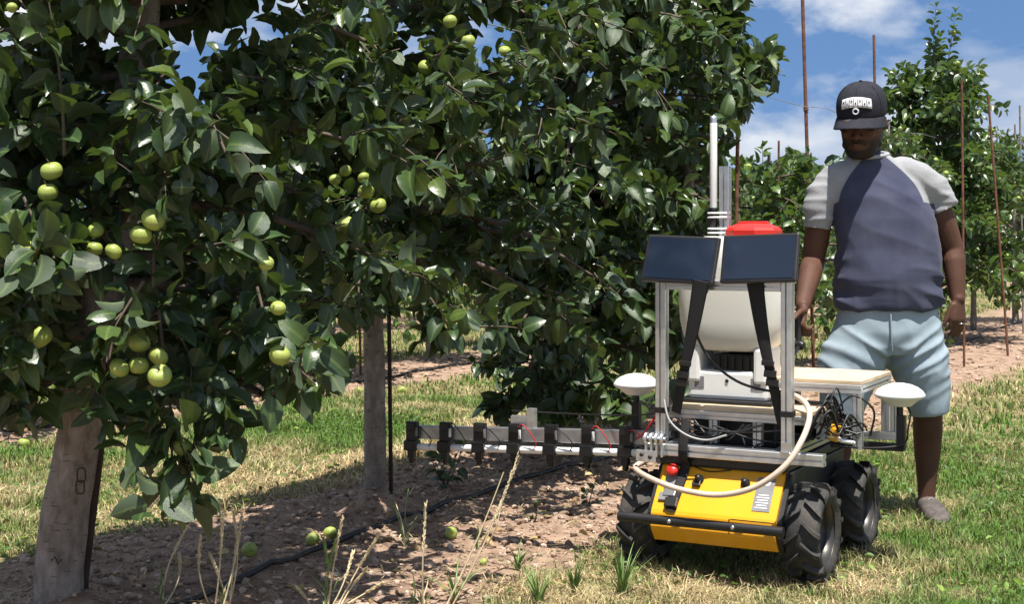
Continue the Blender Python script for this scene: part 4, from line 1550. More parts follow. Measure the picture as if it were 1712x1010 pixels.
# top frame
mb = MB()
extr(mb, (-.272, -.352, .423), (.362, -.352, .423), .040); mb.build('front_rail', M_alu, robot)
mb = MB(); extr(mb, (-.30, .36, .423), (.30, .36, .423), .038); mb.build('rear_rail', M_alu, robot)
for xx in (-.20, .20):
    mb = MB(); extr(mb, (xx, -.331, .423), (xx, .34, .423), .036); mb.build('side_rail', M_alu, robot)
PX = (-.218, .236)
for xx in PX:
    mb = MB(); extr(mb, (xx, -.352, .4435), (xx, -.352, 1.020), .037)
    po = mb.build('front_post', M_alu, robot)
    b = MB(); b.box((xx, -.3725, .462), (.034, .003, .034), bev=.001); b.box((xx, -.380, .4455), (.034, .018, .003)); b.build('corner_bracket', M_chrome, po)
    b = MB(); b.box((xx, -.352, .560 if xx < 0 else .572), (.043, .043, .020), bev=.002); b.build('cable_tie', M_black, po)
mb = MB(); extr(mb, (PX[0] + .02, -.352, 1.00), (PX[1] - .02, -.352, 1.00), .034); mb.build('screen_rail', M_alu, robot)

# displays
M_screen, nt, b_ = newmat('screen_glass')
b_.inputs['Base Color'].default_value = (0.012, 0.019, 0.036, 1); b_.inputs['Roughness'].default_value = 0.09
b_.inputs['Specular IOR Level'].default_value = 0.5
for cx, rl, z0 in ((-.140, R(2.2), 1.088), (.146, R(-2.2), 1.094)):
    tilt = R(-20)
    Mt = Matrix.Translation((cx, -.372, z0)) @ Matrix.Rotation(rl, 4, 'Y') @ Matrix.Rotation(tilt, 4, 'X')
    mb = MB(); mb.box((0, 0, 0), (.268, .020, .172), bev=.006)
    mb.v = [tuple(Mt @ Vector(v)) for v in mb.v]
    d = mb.build('display', M_black, robot)
    mb = MB(); mb.box((0, -.0108, 0), (.244, .002, .148))
    mb.v = [tuple(Mt @ Vector(v)) for v in mb.v]
    mb.build('screen', M_screen, d)
    mb = MB(); mb.box((0, .02, -.03), (.05, .03, .06))
    mb.v = [tuple(Mt @ Vector(v)) for v in mb.v]
    mb.build('mount', M_black, d)

# shelves
mb = MB(); mb.box((.03, -.13, .561), (.51, .27, .012)); sh = mb.build('shelf', M_ply, robot)
mb = MB()
for (p0, p1) in (((-.235, -.255, .539), (.27, -.255, .539)), ((-.235, .0, .539), (.27, .0, .539))): extr(mb, p0, p1, .030)
mb.build('shelf_rail', M_alu, sh)
for (xx, yy) in ((-.06, -.255), (.10, -.255), (.25, -.0), (-.2, .0)):
    mb = MB(); extr(mb, (xx, yy, .4435), (xx, yy, .5235), .030); mb.build('shelf_leg', M_alu, sh)
mb = MB(); mb.box((.20, .145, .657), (.42, .43, .012)); pl = mb.build('rear_deck', M_ply, robot)
mb = MB()
extr(mb, (-.01, -.055, .634), (.41, -.055, .634), .032); extr(mb, (-.01, .345, .634), (.41, .345, .634), .032)
extr(mb, (.395, -.038, .634), (.395, .328, .634), .030)
mb.build('deck_rail', M_alu, pl)
for (xx, yy) in ((.396, -.055), (.396, .345), (.05, .345), (.13, -.055)):
    mb = MB(); extr(mb, (xx, yy, .425), (xx, yy, .617), .032); mb.build('deck_post', M_alu, pl)

# side arms with domes
def dome(x, y, z, label):
    mb = MB()
    mb.lathe([(.0, .046), (.018, .0455), (.040, .041), (.062, .032), (.078, .020), (.086, .009), (.0875, .004), (.086, -.001), (.078, -.006), (.060, -.016), (.044, -.030), (.040, -.034), (.0, -.034)], 44, Matrix.Translation((x, y, z)))
    d = mb.build('antenna_dome', M_white, robot); d['label'] = label
    mb = MB(); mb.tube([(x, y, z - .034), (x, y, z - .075)], .012, 12); mb.build('mount_stud', M_black, d)
    return d


d1 = dome(-.466, 0.0, .600, 'white mushroom antenna left of the posts')
d2 = dome(.515, 0.055, .606, 'white mushroom antenna on the right side arm')
mb = MB()
mb.box((.40, .055, .425), (.26, .030, .026), bev=.002); mb.box((.520, .055, .478), (.030, .030, .12), bev=.002)
mb.build('side_arm', M_blackmetal, robot)
mb = MB()
mb.box((-.36, 0, .425), (.24, .030, .026), bev=.002); mb.box((-.466, 0, .478), (.030, .030, .12), bev=.002)
mb.build('side_arm', M_blackmetal, robot)
mb = MB(); extr(mb, (.22, .08, .452), (.50, .08, .462), .028); extr(mb, (.49, .10, .476), (.49, .10, .60), .030)
mb.build('outrigger', M_alu, robot)

# centre mast and radio antenna
mb = MB(); extr(mb, (-.104, -.02, .57), (-.104, -.02, 1.425), .036); mb.build('mast', M_alu, robot)
mb = MB()
mb.lathe([(.0, 1.612), (.011, 1.611), (.0125, 1.600), (.0125, 1.585)], 18, Matrix.Translation((-.146, -.03, 0)))
mb.build('antenna_cap', M_alu, robot)
mb = MB(); mb.lathe([(.0125, 1.585), (.0135, 1.58), (.0135, 1.275), (.012, 1.27)], 18, Matrix.Translation((-.146, -.03, 0)))
an = mb.build('radio_antenna', M_white, robot)
mb = MB(); mb.lathe([(.014, 1.272), (.015, 1.26), (.015, 1.175), (.0, 1.172)], 18, Matrix.Translation((-.146, -.03, 0)))
mb.build('antenna_base', M_black, an)
for zz in (1.253, 1.238, 1.196, 1.181):
    mb = MB()
    pts = [(-.128 + .040 * math.cos(a), -.026 + .024 * math.sin(a), zz) for a in np.linspace(0, 2 * math.pi, 25)]
    mb.tube(pts, .0034, 6, caps=False); mb.build('white_tie', M_white, an)

# electronics under the shelf
for nm, c, s, m in (('battery_box', (.02, -.10, .470), (.24, .16, .09), M_black), ('control_box', (.17, .15, .50), (.16, .12, .11), M_black), ('pump_box', (-.11, -.10, .475), (.12, .15, .075), M_blackmetal)):
    mb = MB(); mb.box(c, s, bev=.006); mb.build(nm, m, robot)
mb = MB(); mb.box((.0, 0, 0), (.034, .026, .058), bev=.006); mb.box((0, -.004, .004), (.02, .03, .03), bev=.004)
Mt = Matrix.Translation((.335, -.13, .487)) @ Matrix.Rotation(R(12), 4, 'Y')
mb.v = [tuple(Mt @ Vector(v)) for v in mb.v]
mb.build('yellow_connector', M_yellow, robot)
mb = MB(); mb.tube([(.315, -.14, .48), (.36, -.13, .462), (.40, -.11, .455)], .008, 8); mb.build('connector_plug', M_white, robot)


def spline(pts, n=40):
    pts = [Vector(p) for p in pts]
    ext = [pts[0] * 2 - pts[1]] + pts + [pts[-1] * 2 - pts[-2]]
    out = []
    seg = len(pts) - 1
    for i in range(n + 1):
        f = i / n * seg; k = min(int(f), seg - 1); t = f - k
        a, b, c, d = ext[k:k + 4]
        out.append(0.5 * ((2 * b) + (c - a) * t + (2 * a - 5 * b + 4 * c - d) * t * t + (3 * b - a - 3 * c + d) * t ** 3))
    return out


def cable(name, pts, r, m, parent=robot, n=30, sides=7):
    mb = MB(); mb.tube(spline(pts, n), r, sides); return mb.build(name, m, parent)


cable('signal_cable', [(-.02, -.36, 1.03), (-.08, -.34, .93), (-.10, -.33, .84), (-.05, -.32, .74), (.04, -.31, .67), (.14, -.29, .64), (.21, -.24, .635)], .0048, M_cable)
rr = random.Random(9)
for j in range(15):
    a = Vector((rr.uniform(.24, .33), rr.uniform(-.28, .05), rr.uniform(.45, .55)))
    b = Vector((rr.uniform(.36, .42), rr.uniform(-.12, .1), rr.uniform(.45, .52)))
    m1 = a.lerp(b, .35) + Vector((0, 0, rr.uniform(-.03, .13))); m2 = a.lerp(b, .7) + Vector((rr.uniform(-.03, .03), 0, rr.uniform(-.05, .10)))
    cable('cable', [a, m1, m2, b], rr.uniform(.0028, .0048), M_cable, n=20, sides=6)
for j in range(12):
    a = Vector((rr.uniform(-.2, .2), rr.uniform(-.33, -.27), rr.uniform(.455, .53)))
    b = Vector((rr.uniform(-.2, .24), rr.uniform(-.33, -.25), rr.uniform(.45, .53)))
    cable('cable', [a, a.lerp(b, .4) + Vector((0, -.02, -rr.uniform(.0, .05))), b], rr.uniform(.0026, .0045), M_cable, n=16, sides=6)
cable('cable', [(.30, -.10, .52), (.36, -.08, .60), (.40, -.07, .61), (.45, -.05, .56), (.43, -.02, .47)], .0038, M_cable)
cable('cable', [(.54, .055, .57), (.555, .04, .55), (.55, .03, .50), (.53, .03, .44), (.42, -.05, .43), (.33, -.14, .445)], .0032, M_cable)
cable('grey_cable', [(-.2, -.38, .60), (-.17, -.40, .53), (-.11, -.40, .485), (-.04, -.39, .47), (.03, -.38, .49)], .0035, mat('grey_cable', (.35, .35, .35), .5))
cable('cable', [(-.9, -.19, .50), (-.60, -.2, .505), (-.35, -.28, .525), (-.23, -.34, .55)], .003, M_cable)
for k in range(2):
    cable('red_cable', [(-.24, -.345, .535 + .008 * k), (-.27, -.345, .50), (-.30, -.32, .47), (-.36, -.25, .435)], .0035, M_redcable)
cable('panel_lead', [(-.12, -.335, .372), (-.05, -.342, .355), (.03, -.338, .364)], .0022, M_cable)

# strap over the front panel
mb = MB()
pts = [(-.125, -.36, .53), (-.128, -.376, .47), (-.130, -.378, .405), (-.134, -.345, .366), (-.142, -.395, .296), (-.150, -.4455, .226)]
mb.tube(spline(pts, 24), .0175, 8, flat=(.12, (0, -1, .5)))
st = mb.build('panel_strap', M_strap, robot)
slope_box('strap_buckle', -.152, .86, (.046, .035, .016), .012, M_black, .003)

# boom
BA, BB = Vector((-.235, -.21, .440)), Vector((-1.335, -.20, .392))
bd = (BB - BA).normalized()
mb = MB(); mb.prism([(-.019, -.024), (.019, -.024), (.019, .026), (-.019, .026)], BA, BB, (0, 1, 0), Vector((0, 0, 1)))
boom = mb.build('spray_boom', mat('galvanised', (.42, .42, .43), .4, .85, var=.25, vscale=18), robot, bevel=.002)
boom['label'] = 'square metal boom reaching out towards the tree'
mb = MB()
pa, pb_ = BA + Vector((-.10, -.030, -.056)), BB + Vector((.02, -.024, -.054))
mb.tube([pa, pb_], .0135, 14); mb.build('white_pipe', M_white, boom)
for k in range(7):
    t = .155 + (1 - .165) * k / 6.0
    p = BA.lerp(BB, t)
    mb = MB()
    mb.box(p + Vector((0, -.026, .006)), (.050, .022, .078), bev=.003)
    mb.box(p + Vector((0, -.030, -.048)), (.052, .046, .040), bev=.004)
    mb.box(p + Vector((0, -.032, -.080)), (.026, .028, .034), bev=.004)
    mb.box(p + Vector((.0, -.034, .026)), (.040, .022, .030), bev=.003)
    v = mb.build('nozzle_valve', M_black, boom)
    mb = MB(); mb.lathe([(.011, 0), (.012, -.014), (.007, -.022), (.0, -.022)], 12, Matrix.Translation(p + Vector((0, -.032, -.096)))); mb.build('nozzle', M_black, v)
    mb = MB(); mb.box(p + Vector((.024, -.036, .006)), (.010, .004, .034), bev=.001); mb.build('valve_tag', M_white if k % 2 else M_label, v)
    q = BA.lerp(BB, max(0, t - .09))
    cable('lead', [p + Vector((.015, -.04, .03)), p + Vector((.05, -.055, .045 if k % 2 else .03)), q + Vector((0, -.05, -.02)), q + Vector((-.012, -.045, -.05))], .0022, M_redcable if k in (0, 1, 3) else M_cable, boom, 18, 5)
mb = MB(); p = BA.lerp(BB, .52); mb.box(p + Vector((0, .0, .062)), (.030, .030, .078), bev=.002); mb.box(p + Vector((-.055, .012, .046)), (.07, .03, .045), bev=.003)
mb.build('boom_clamp', M_alu, boom)
# hinge brackets
mb = MB()
for k in range(4):
    mb.box((-.262 + .020 * k, -.372, .432), (.008, .050, .066), bev=.002)
    mb.lathe([(.020, -.004), (.020, .004), (.0, .004)], 16, Matrix.Translation((-.262 + .020 * k, -.385, .462)) @ MX)
mb.tube([(-.275, -.385, .462), (-.19, -.385, .462)], .007, 10)
mb.box((-.26, -.39, .40), (.075, .02, .04), bev=.003)
hb = mb.build('hinge_bracket', M_alu, robot)
mb = MB()
for (dx, dz) in ((-.275, .405), (-.243, .398)): mb.lathe([(.007, 0), (.007, .005), (0, .006)], 10, Matrix.Translation((dx, -.40, dz)) @ Matrix.Rotation(R(90), 4, 'X'))
mb.build('bolt', M_black, hb)
mb = MB(); mb.tube([(-.25, -.36, .44), (-.245, -.28, .432), (-.24, -.19, .43)], .014, 8); mb.build('hinge_link', M_blackmetal, hb)

# hose from the pipe end across the front to the tank
hp = [pa + Vector((-.012, 0, 0)), pa + Vector((.035, -.02, -.012)), RL(1062, 783, 5.20), RL(1100, 806, 5.02), RL(1150, 822, 4.95), RL(1205, 828, 4.90), RL(1262, 815, 4.85), RL(1312, 780, 4.83),
      RL(1340, 738, 4.86), RL(1353, 702, 4.93), RL(1350, 680, 5.0), RL(1333, 664, 5.10), RL(1305, 655, 5.25)]
cable('hose', hp, .0100, M_hose, n=70, sides=12)

# ------------------------------------------------------------------ sprayer tank (stands on the shelf)
tank = empty('sprayer_tank', RO, -YAW)
tag(tank, 'translucent white backpack sprayer tank with red lid standing on the robot', 'tank')


def superloft(secs, n=28, e=3.2):
    """secs: (z, cx, cy, rx, ry)"""
    V, Fc = [], []
    for z, cx, cy, rx, ry in secs:
        for k in range(n):
            t = 2 * math.pi * k / n
            c, s = math.cos(t), math.sin(t)
            V.append(Vector((cx + rx * math.copysign(abs(c) ** (2 / e), c), cy + ry * math.copysign(abs(s) ** (2 / e), s), z)))
    m = len(secs)
    for i in range(m - 1):
        for k in range(n):
            k2 = (k + 1) % n
            Fc.append((i * n + k, i * n + k2, (i + 1) * n + k2, (i + 1) * n + k))
    Fc.append(tuple(range(n))[::-1]); Fc.append(tuple(range((m - 1) * n, m * n)))
    return V, Fc


M_tank = mat('tank_plastic', (0.72, 0.71, 0.66), 0.38, sss=0.6)
M_tankbase = mat('tank_base_plastic', (0.80, 0.80, 0.78), 0.42, sss=.2, dirt=.12)
TX, TY = -.062, -.045
mb = MB()
V, Fc = superloft([(.752, TX, TY, .085, .05), (.757, TX, TY, .13, .078), (.772, TX, TY, .160, .092), (.80, TX, TY, .182, .102), (.86, TX, TY, .196, .108), (.95, TX, TY, .202, .110), (1.05, TX, TY, .202, .11), (1.11, TX, TY, .196, .106), (1.150, TX, TY, .165, .09), (1.168, TX, TY, .10, .08)])
mb.add(V, Fc, True)
mb.build('tank_body', M_tank, tank)
mb = MB()
x0, x1 = TX - .160, TX + .155
# cradle: two uprights and a lower front box with recesses
mb.box((TX, TY + .01, .632), (.300, .17, .105), bev=.014)
mb.box((TX - .126, TY, .705), (.050, .17, .13), bev=.012); mb.box((TX + .126, TY, .705), (.050, .17, .13), bev=.012)
mb.box((TX, TY + .075, .70), (.24, .02, .12), bev=.004)
bs = mb.build('tank_base', M_tankbase, tank)
for xx in (TX - .105, TX + .108):
    mb = MB(); mb.box((xx, TY - .0755, .640), (.036, .004, .042), bev=.0015); mb.build('recess', M_label, bs)
mb = MB(); mb.lathe([(.007, 0), (.006, .003), (0, .003)], 10, Matrix.Translation((TX, TY - .0755, .648)) @ Matrix.Rotation(R(90), 4, 'X')); mb.build('bolt', M_black, bs)
mb = MB(); mb.box((TX + .02, TY - .01, .712), (.150, .10, .062), bev=.006)
for j in range(5): mb.box((TX - .035 + .028 * j, TY - .064, .712), (.010, .012, .05), bev=.002)
mb.build('pump', M_black, tank)
mb = MB(); mb.box((TX, TY - .01, .574), (.36, .22, .012), bev=.003); mb.build('rubber_mat', M_black, tank)
# red lid with raised rim
mb = MB()
mb.lathe([(.098, 1.166), (.102, 1.170), (.102, 1.190), (.094, 1.200), (.060, 1.214), (.0, 1.216)], 8, Matrix.Translation((TX + .068, TY + .02, 0)) @ Matrix.Rotation(.35, 4, 'Z'), False)
mb.box((TX + .068, TY + .02, 1.216), (.11, .022, .014), bev=.004)
mb.build('lid', M_red, tank)
for (ptl) in ([RL(1172, 470, 5.04), RL(1160, 540, 5.07), RL(1148, 600, 5.10), RL(1140, 640, 5.12), RL(1130, 690, 5.15)], [RL(1262, 470, 5.00), RL(1272, 540, 5.0), RL(1283, 600, 5.0), RL(1292, 640, 5.0), RL(1308, 712, 5.0)]):
    mb = MB(); sp = spline(ptl, 24)
    wd = [.030 - .012 * min(1, i / 13) for i in range(25)]
    mb.tube(sp, wd, 8, flat=(.14, (0, -1, 0)))
    so = mb.build('strap', M_strap, tank)
    for t in (.56, .68, .76):
        i = int(t * 24); p = sp[i]
        mb = MB(); mb.box(p + Vector((0, -.006, 0)), (.044, .010, .018 if t < .6 else .026), Matrix.Rotation(.1, 3, 'Y'), .003); mb.build('buckle', M_black, so)
# pump lever towards the man's hand
HAND = P(1334, 548, 5.80)
GRIP = P(1336, 577, 5.78)
hl, gl = Minv @ HAND, Minv @ GRIP
mb = MB(); mb.tube(spline([(TX + .13, TY + .07, .63), (.08, .10, .66), (.05, .28, .70), (gl.x, gl.y, gl.z - .005)], 24), .008, 8)
mb.tube([gl + Vector((0, 0, -.02)), gl.lerp(hl, .6), hl + Vector((0, 0, .045))], [.013, .0135, .014], 12)
lv = mb.build('pump_lever', M_black, tank)
mb = MB(); mb.tube(spline([gl + Vector((-.05, .0, 0)), gl, gl + Vector((.022, -.01, 0))], 6), [.016, .017, .018, .018, .018, .016, .010], 12); mb.build('lever_grip', M_black, lv)

# ------------------------------------------------------------------ man
def loft(mb, secs, n=24, e=2.3, cap=True):
    """secs: (center, xaxis*rx, yaxis*ry) superellipse rings"""
    V, Fc = [], []
    for c, xa, ya in secs:
        c, xa, ya = Vector(c), Vector(xa), Vector(ya)
        for k in range(n):
            t = 2 * math.pi * k / n
            cc, s = math.cos(t), math.sin(t)
            V.append(c + xa * math.copysign(abs(cc) ** (2 / e), cc) + ya * math.copysign(abs(s) ** (2 / e), s))
    m = len(secs)
    for i in range(m - 1):
        for k in range(n):
            k2 = (k + 1) % n
            Fc.append((i * n + k, i * n + k2, (i + 1) * n + k2, (i + 1) * n + k))
    if cap:
        Fc.append(tuple(range(n))[::-1]); Fc.append(tuple(range((m - 1) * n, m * n)))
    mb.add(V, Fc, True)


def limb(mb, pts, n=16, flat=1.0, ref=(0, 1, 0), end=True):
    """pts: (x,y,z,r[,ry])"""
    P_ = [Vector(p[:3]) for p in pts]
    secs = []
    for i, p in enumerate(pts):
        d = (P_[min(i + 1, len(P_) - 1)] - P_[max(i - 1, 0)]).normalized()
        ya = Vector(ref); ya = (ya - d * ya.dot(d)).normalized(); xa = d.cross(ya)
        ry = p[4] if len(p) > 4 else p[3] * flat
        secs.append((P_[i], xa * p[3], ya * ry))
    loft(mb, secs, n, 2.1)
    mb_ball(mb, P_[0], pts[0][3] * .98)
    if end: mb_ball(mb, P_[-1], pts[-1][3] * .98)


def mb_ball(mb, c, r, sc=(1, 1, 1), n=14, rot=None):
    V, Fc = [], []
    c = Vector(c)
    m = n // 2
    for i in range(m + 1):
        t = math.pi * i / m
        for k in range(n):
            a = 2 * math.pi * k / n
            v = Vector((math.sin(t) * math.cos(a) * r * sc[0], math.sin(t) * math.sin(a) * r * sc[1], math.cos(t) * r * sc[2]))
            if rot is not None: v = rot @ v
            V.append(c + v)
    for i in range(m):
        for k in range(n):
            k2 = (k + 1) % n
            Fc.append((i * n + k, (i + 1) * n + k, (i + 1) * n + k2, i * n + k2))
    mb.add(V, Fc, True)


def remesh(mb, voxel, smooth_it=6, sfac=.5):
    me = bpy.data.meshes.new('tmp'); me.from_pydata(mb.v, [], mb.f)
    bm = bmesh.new(); bm.from_mesh(me)
    bmesh.ops.remove_doubles(bm, verts=bm.verts, dist=1e-5)
    bmesh.ops.recalc_face_normals(bm, faces=bm.faces); bm.to_mesh(me); bm.free()
    o = bpy.data.objects.new('tmp', me); COL.objects.link(o)
    m = o.modifiers.new('r', 'REMESH'); m.mode = 'VOXEL'; m.voxel_size = voxel
    s = o.modifiers.new('s', 'SMOOTH'); s.factor = sfac; s.iterations = smooth_it
    dg = bpy.context.evaluated_depsgraph_get()
    out = bpy.data.meshes.new_from_object(o.evaluated_get(dg))
    bpy.data.objects.remove(o); bpy.data.meshes.remove(me)
    out.polygons.foreach_set('use_smooth', [True] * len(out.polygons))
    return out


def verts_np(me):
    a = np.empty(len(me.vertices) * 3, np.float32); me.vertices.foreach_get('co', a); return a.reshape(-1, 3)


PO = Vector((1.516, 6.1, 0))
PO.z = gz(1.7, 6.1) + 0.01
man = empty('person', PO)
tag(man, 'man in dark cap, grey-sleeved navy T-shirt and pale blue shorts reaching to the robot', 'person')

M_skin = mat('skin', (0.090, 0.041, 0.026), 0.6, var=0.14, vscale=9, bump=0.2, bscale=160, spec=.3)
hand_l = HAND - PO                 # his right hand, image left
# --- body (skin): head, neck, arms, hands, legs in one continuous surface
mb = MB()
HC = Vector((-.080, -.040, 1.640)); HS = 1.15          # head centre
HT = Matrix.Rotation(R(-24), 3, 'Z') @ Matrix.Rotation(R(15), 3, 'X')    # head turned a little to image left and bowed


HT = HT * HS


def H(x, y, z): return HC + HT @ Vector((x, y, z))


def hsec(z, cy, rx, ry): return (H(0, cy, z), HT @ Vector((rx, 0, 0)), HT @ Vector((0, ry, 0)))


# skull and jaw, y negative is the face
loft(mb, [hsec(-.120, -.052, .030, .026), hsec(-.112, -.046, .046, .042), hsec(-.092, -.030, .059, .064), hsec(-.062, -.012, .068, .083), hsec(-.03, -.002, .073, .094), hsec(.0, .002, .076, .099), hsec(.04, .006, .077, .101), hsec(.08, .010, .073, .095), hsec(.11, .012, .058, .075), hsec(.127, .012, .030, .04)], 24, 2.2)
mb_ball(mb, H(0, -.098, .022), .02, (2.9, .75, .55))                   # brow
limb(mb, [(*H(0, -.097, .012), .009), (*H(0, -.108, -.012), .0105), (*H(0, -.117, -.030), .0135)], 10)   # nose
for s in (-1, 1):
    mb_ball(mb, H(.014 * s, -.103, -.034), .0105)
    mb_ball(mb, H(.040 * s, -.080, -.020), .022, (1.1, .7, .8))       # cheeks
    mb_ball(mb, H(.079 * s, .010, -.006), .02, (.42, .85, 1.5))        # ears
    mb_ball(mb, H(.055 * s, -.02, -.075), .024, (.8, 1.1, .9))         # jaw corner
mb_ball(mb, H(0, -.099, -.060), .012, (2.0, .8, .55)); mb_ball(mb, H(0, -.097, -.073), .012, (1.8, .85, .6))   # lips
mb_ball(mb, H(0, -.085, -.102), .020, (1.3, .8, .8))                   # chin
limb(mb, [(-.070, .005, 1.58, .066), (-.055, .016, 1.50, .068), (-.03, .02, 1.44, .078)], 18)
# hidden core
loft(mb, [((.03, .0, .86), (.16, 0, 0), (0, .10, 0)), ((.02, 0, 1.1), (.165, 0, 0), (0, .105, 0)), ((0, 0, 1.33), (.165, 0, 0), (0, .095, 0)), ((-.02, .01, 1.43), (.10, 0, 0), (0, .075, 0))], 20)
# arm, image right: hangs relaxed
SR, ER, WR = Vector((.205, .01, 1.385)), Vector((.312, .035, 1.120)), Vector((.318, -.025, .915))
limb(mb, [(*SR, .058), (*SR.lerp(ER, .35), .060), (*SR.lerp(ER, .7), .054), (*ER, .047), (*ER.lerp(WR, .25), .049), (*ER.lerp(WR, .6), .040), (*WR, .030, .024)], 16)
# palm facing his thigh, back of the hand to camera-right
def hand(wr, axis, side, nrm, curl, thumb, spread=1.0, r=.0092, scale=1.0):
    ax, sd_, nm = Vector(axis).normalized(), Vector(side).normalized(), Vector(nrm).normalized()
    wr = Vector(wr)
    secs = []
    for t, w, h in ((0, .027, .021), (.03, .033, .019), (.06, .040, .017), (.088, .041, .0145), (.098, .036, .011)):
        secs.append((wr + ax * t * scale, sd_ * w * scale, nm * h * scale))
    loft(mb, secs, 14, 2.6)
    for k in range(4):
        off = (-.030 + .020 * k) * spread
        L = (.074, .082, .078, .062)[k] * scale
        p = wr + ax * (.088 - (.004 if k in (0, 3) else 0)) * scale + sd_ * off * scale
        d = ax.copy(); pts = [(*p, r * 1.05)]
        c = curl[k]
        for j, f in enumerate((.45, .32, .23)):
            d = (Matrix.Rotation(c * (.7, 1.0, .8)[j], 3, sd_) @ d)
            p = p + d * L * f
            pts.append((*p, r * (.98, .90, .78)[j]))
        limb(mb, pts, 9)
    tp = wr + ax * .028 * scale + sd_ * thumb[0] * .030 * scale
    d = (ax * thumb[1] + sd_ * thumb[0] * thumb[2] + nm * thumb[3]).normalized()
    p1 = tp + d * .038 * scale; d2 = (d + ax * .45).normalized(); p2 = p1 + d2 * .030 * scale; p3 = p2 + (d2 + ax * .3).normalized() * .022 * scale
    limb(mb, [(*tp, .0135), (*p1, .0115), (*p2, .0105), (*p3, .008)], 9)


hand(WR, (-.04, -.14, -1), (-.86, -.5, .08), (-.50, .86, -.08), (-.32, -.36, -.42, -.5), (1, 1.0, .42, .35))
# arm, image left: reaches forward and down to the lever
SL_, EL = Vector((-.225, .006, 1.365)), Vector((-.268, .03, 1.065))
WL = hand_l + Vector((.028, .045, .085))
limb(mb, [(*SL_, .050), (*SL_.lerp(EL, .35), .053), (*SL_.lerp(EL, .7), .052), (*EL, .047), (*EL.lerp(WL, .25), .048), (*EL.lerp(WL, .6), .039), (*WL, .029, .025)], 16)
hand(WL, (-.22, -.35, -.9), (.25, -.9, .3), (-.95, -.15, .25), (1.05, 1.1, 1.15, 1.2), (1, .5, .5, .7))
# legs
limb(mb, [(.13, .01, .72, .088), (.185, .01, .52, .066), (.204, .012, .455, .060), (.210, .035, .36, .060), (.212, .045, .28, .055), (.208, .040, .17, .041), (.205, .035, .09, .034), (.205, .03, .05, .037)], 18)
limb(mb, [(-.07, .02, .72, .088), (-.125, .0, .52, .066), (-.150, -.005, .455, .060), (-.16, .03, .36, .060), (-.162, .04, .28, .055), (-.165, .04, .17, .041), (-.168, .04, .09, .034), (-.168, .035, .05, .037)], 18)
body_me = remesh(mb, .0048, 5)
bv = verts_np(body_me).astype(float)
Hi = np.array(HT.inverted())
hl_ = (bv - np.array(HC)) @ Hi.T
sd_b = np.minimum.reduce([(-.050 + .25 * np.abs(hl_[:, 0])) - hl_[:, 2] + .012 * (hl_[:, 1] > -.04), hl_[:, 2] + .135, .062 - hl_[:, 1]])
lips = np.hypot(hl_[:, 0] / .03, (hl_[:, 2] + .066) / .013) - 1
bd_ = np.clip(sd_b / .022, 0, 1) * np.clip(lips * 2, 0, 1) * (bv[:, 2] > 1.4)
ab = body_me.attributes.new('beard', 'FLOAT', 'POINT'); ab.data.foreach_set('value', bd_.astype(np.float32))
N_, L_ = M_skin.node_tree.nodes, M_skin.node_tree.links
bsdf_ = N_['Principled BSDF']; src_ = bsdf_.inputs['Base Color'].links[0].from_socket
at_ = N_.new('ShaderNodeAttribute'); at_.attribute_name = 'beard'
mx_ = N_.new('ShaderNodeMix'); mx_.data_type = 'RGBA'; mx_.inputs[7].default_value = (.017, .011, .009, 1)
L_.new(at_.outputs['Fac'], mx_.inputs[0]); L_.new(src_, mx_.inputs[6]); L_.new(mx_.outputs[2], bsdf_.inputs['Base Color'])
body = link('body', body_me, M_skin, man)

# facial hair and eyes
M_hair = mat('black_hair', (0.028, 0.016, 0.012), 0.85, bump=.8, bscale=400)
mb = MB(); limb(mb, [(*H(-.030, -.0965, -.060), .005), (*H(-.012, -.110, -.047), .0045), (*H(.012, -.110, -.047), .0045), (*H(.030, -.0965, -.060), .005)], 8)
mb.build('moustache', M_hair, man)
M_eye = mat('eye_white', (.55, .50, .45), .3)
for s in (-1, 1):
    mb = MB(); mb_ball(mb, H(.033 * s, -.083, .002), .0125); e_ = mb.build('eye', M_eye, man)
    mb = MB(); mb_ball(mb, H(.032 * s, -.0935, -.001), .0048); mb.build('iris', M_hair, e_)
    mb = MB(); limb(mb, [(*H(.016 * s, -.103, .022), .004), (*H(.034 * s, -.101, .027), .005), (*H(.054 * s, -.088, .021), .003)], 8); mb.build('eyebrow', M_hair, man)

# --- shirt
mb = MB()
loft(mb, [((.036, .0, .874), (.212, 0, 0), (0, .146, 0)), ((.036, 0, .90), (.216, 0, 0), (0, .150, 0)), ((.034, -.006, 1.0), (.213, 0, 0), (0, .158, 0)), ((.032, -.006, 1.12), (.210, 0, 0), (0, .150, 0)),
          ((.018, -.008, 1.24), (.204, 0, 0), (0, .142, 0)), ((.0, -.004, 1.33), (.196, 0, 0), (0, .130, 0)), ((-.010, .002, 1.395), (.178, 0, 0), (0, .112, 0)), ((-.024, .010, 1.450), (.138, 0, .0), (0, .094, 0)), ((-.036, .014, 1.495), (.096, 0, .0), (0, .082, 0)), ((-.045, .014, 1.520), (.076, 0, 0), (0, .073, 0))], 32, 2.4)
limb(mb, [(.09, .010, 1.435, .070), (.160, .010, 1.410, .072), (.212, .012, 1.370, .071), (.245, .014, 1.320, .068), (.262, .016, 1.280, .064, .074)], 20, end=False)
limb(mb, [(-.10, .010, 1.430, .066), (-.175, .008, 1.400, .070), (-.225, .006, 1.350, .066), (-.248, .008, 1.28, .060, .070), (-.258, .008, 1.200, .057, .070)], 20, end=False)
sme = remesh(mb, .0070, 5)
v = verts_np(sme).astype(float)
nn = np.empty(len(v) * 3, np.float32); sme.vertices.foreach_get('normal', nn); nn = nn.reshape(-1, 3)


def fold_noise(v, fn):
    return np.array([mnoise.noise(Vector(fn(p))) for p in v])


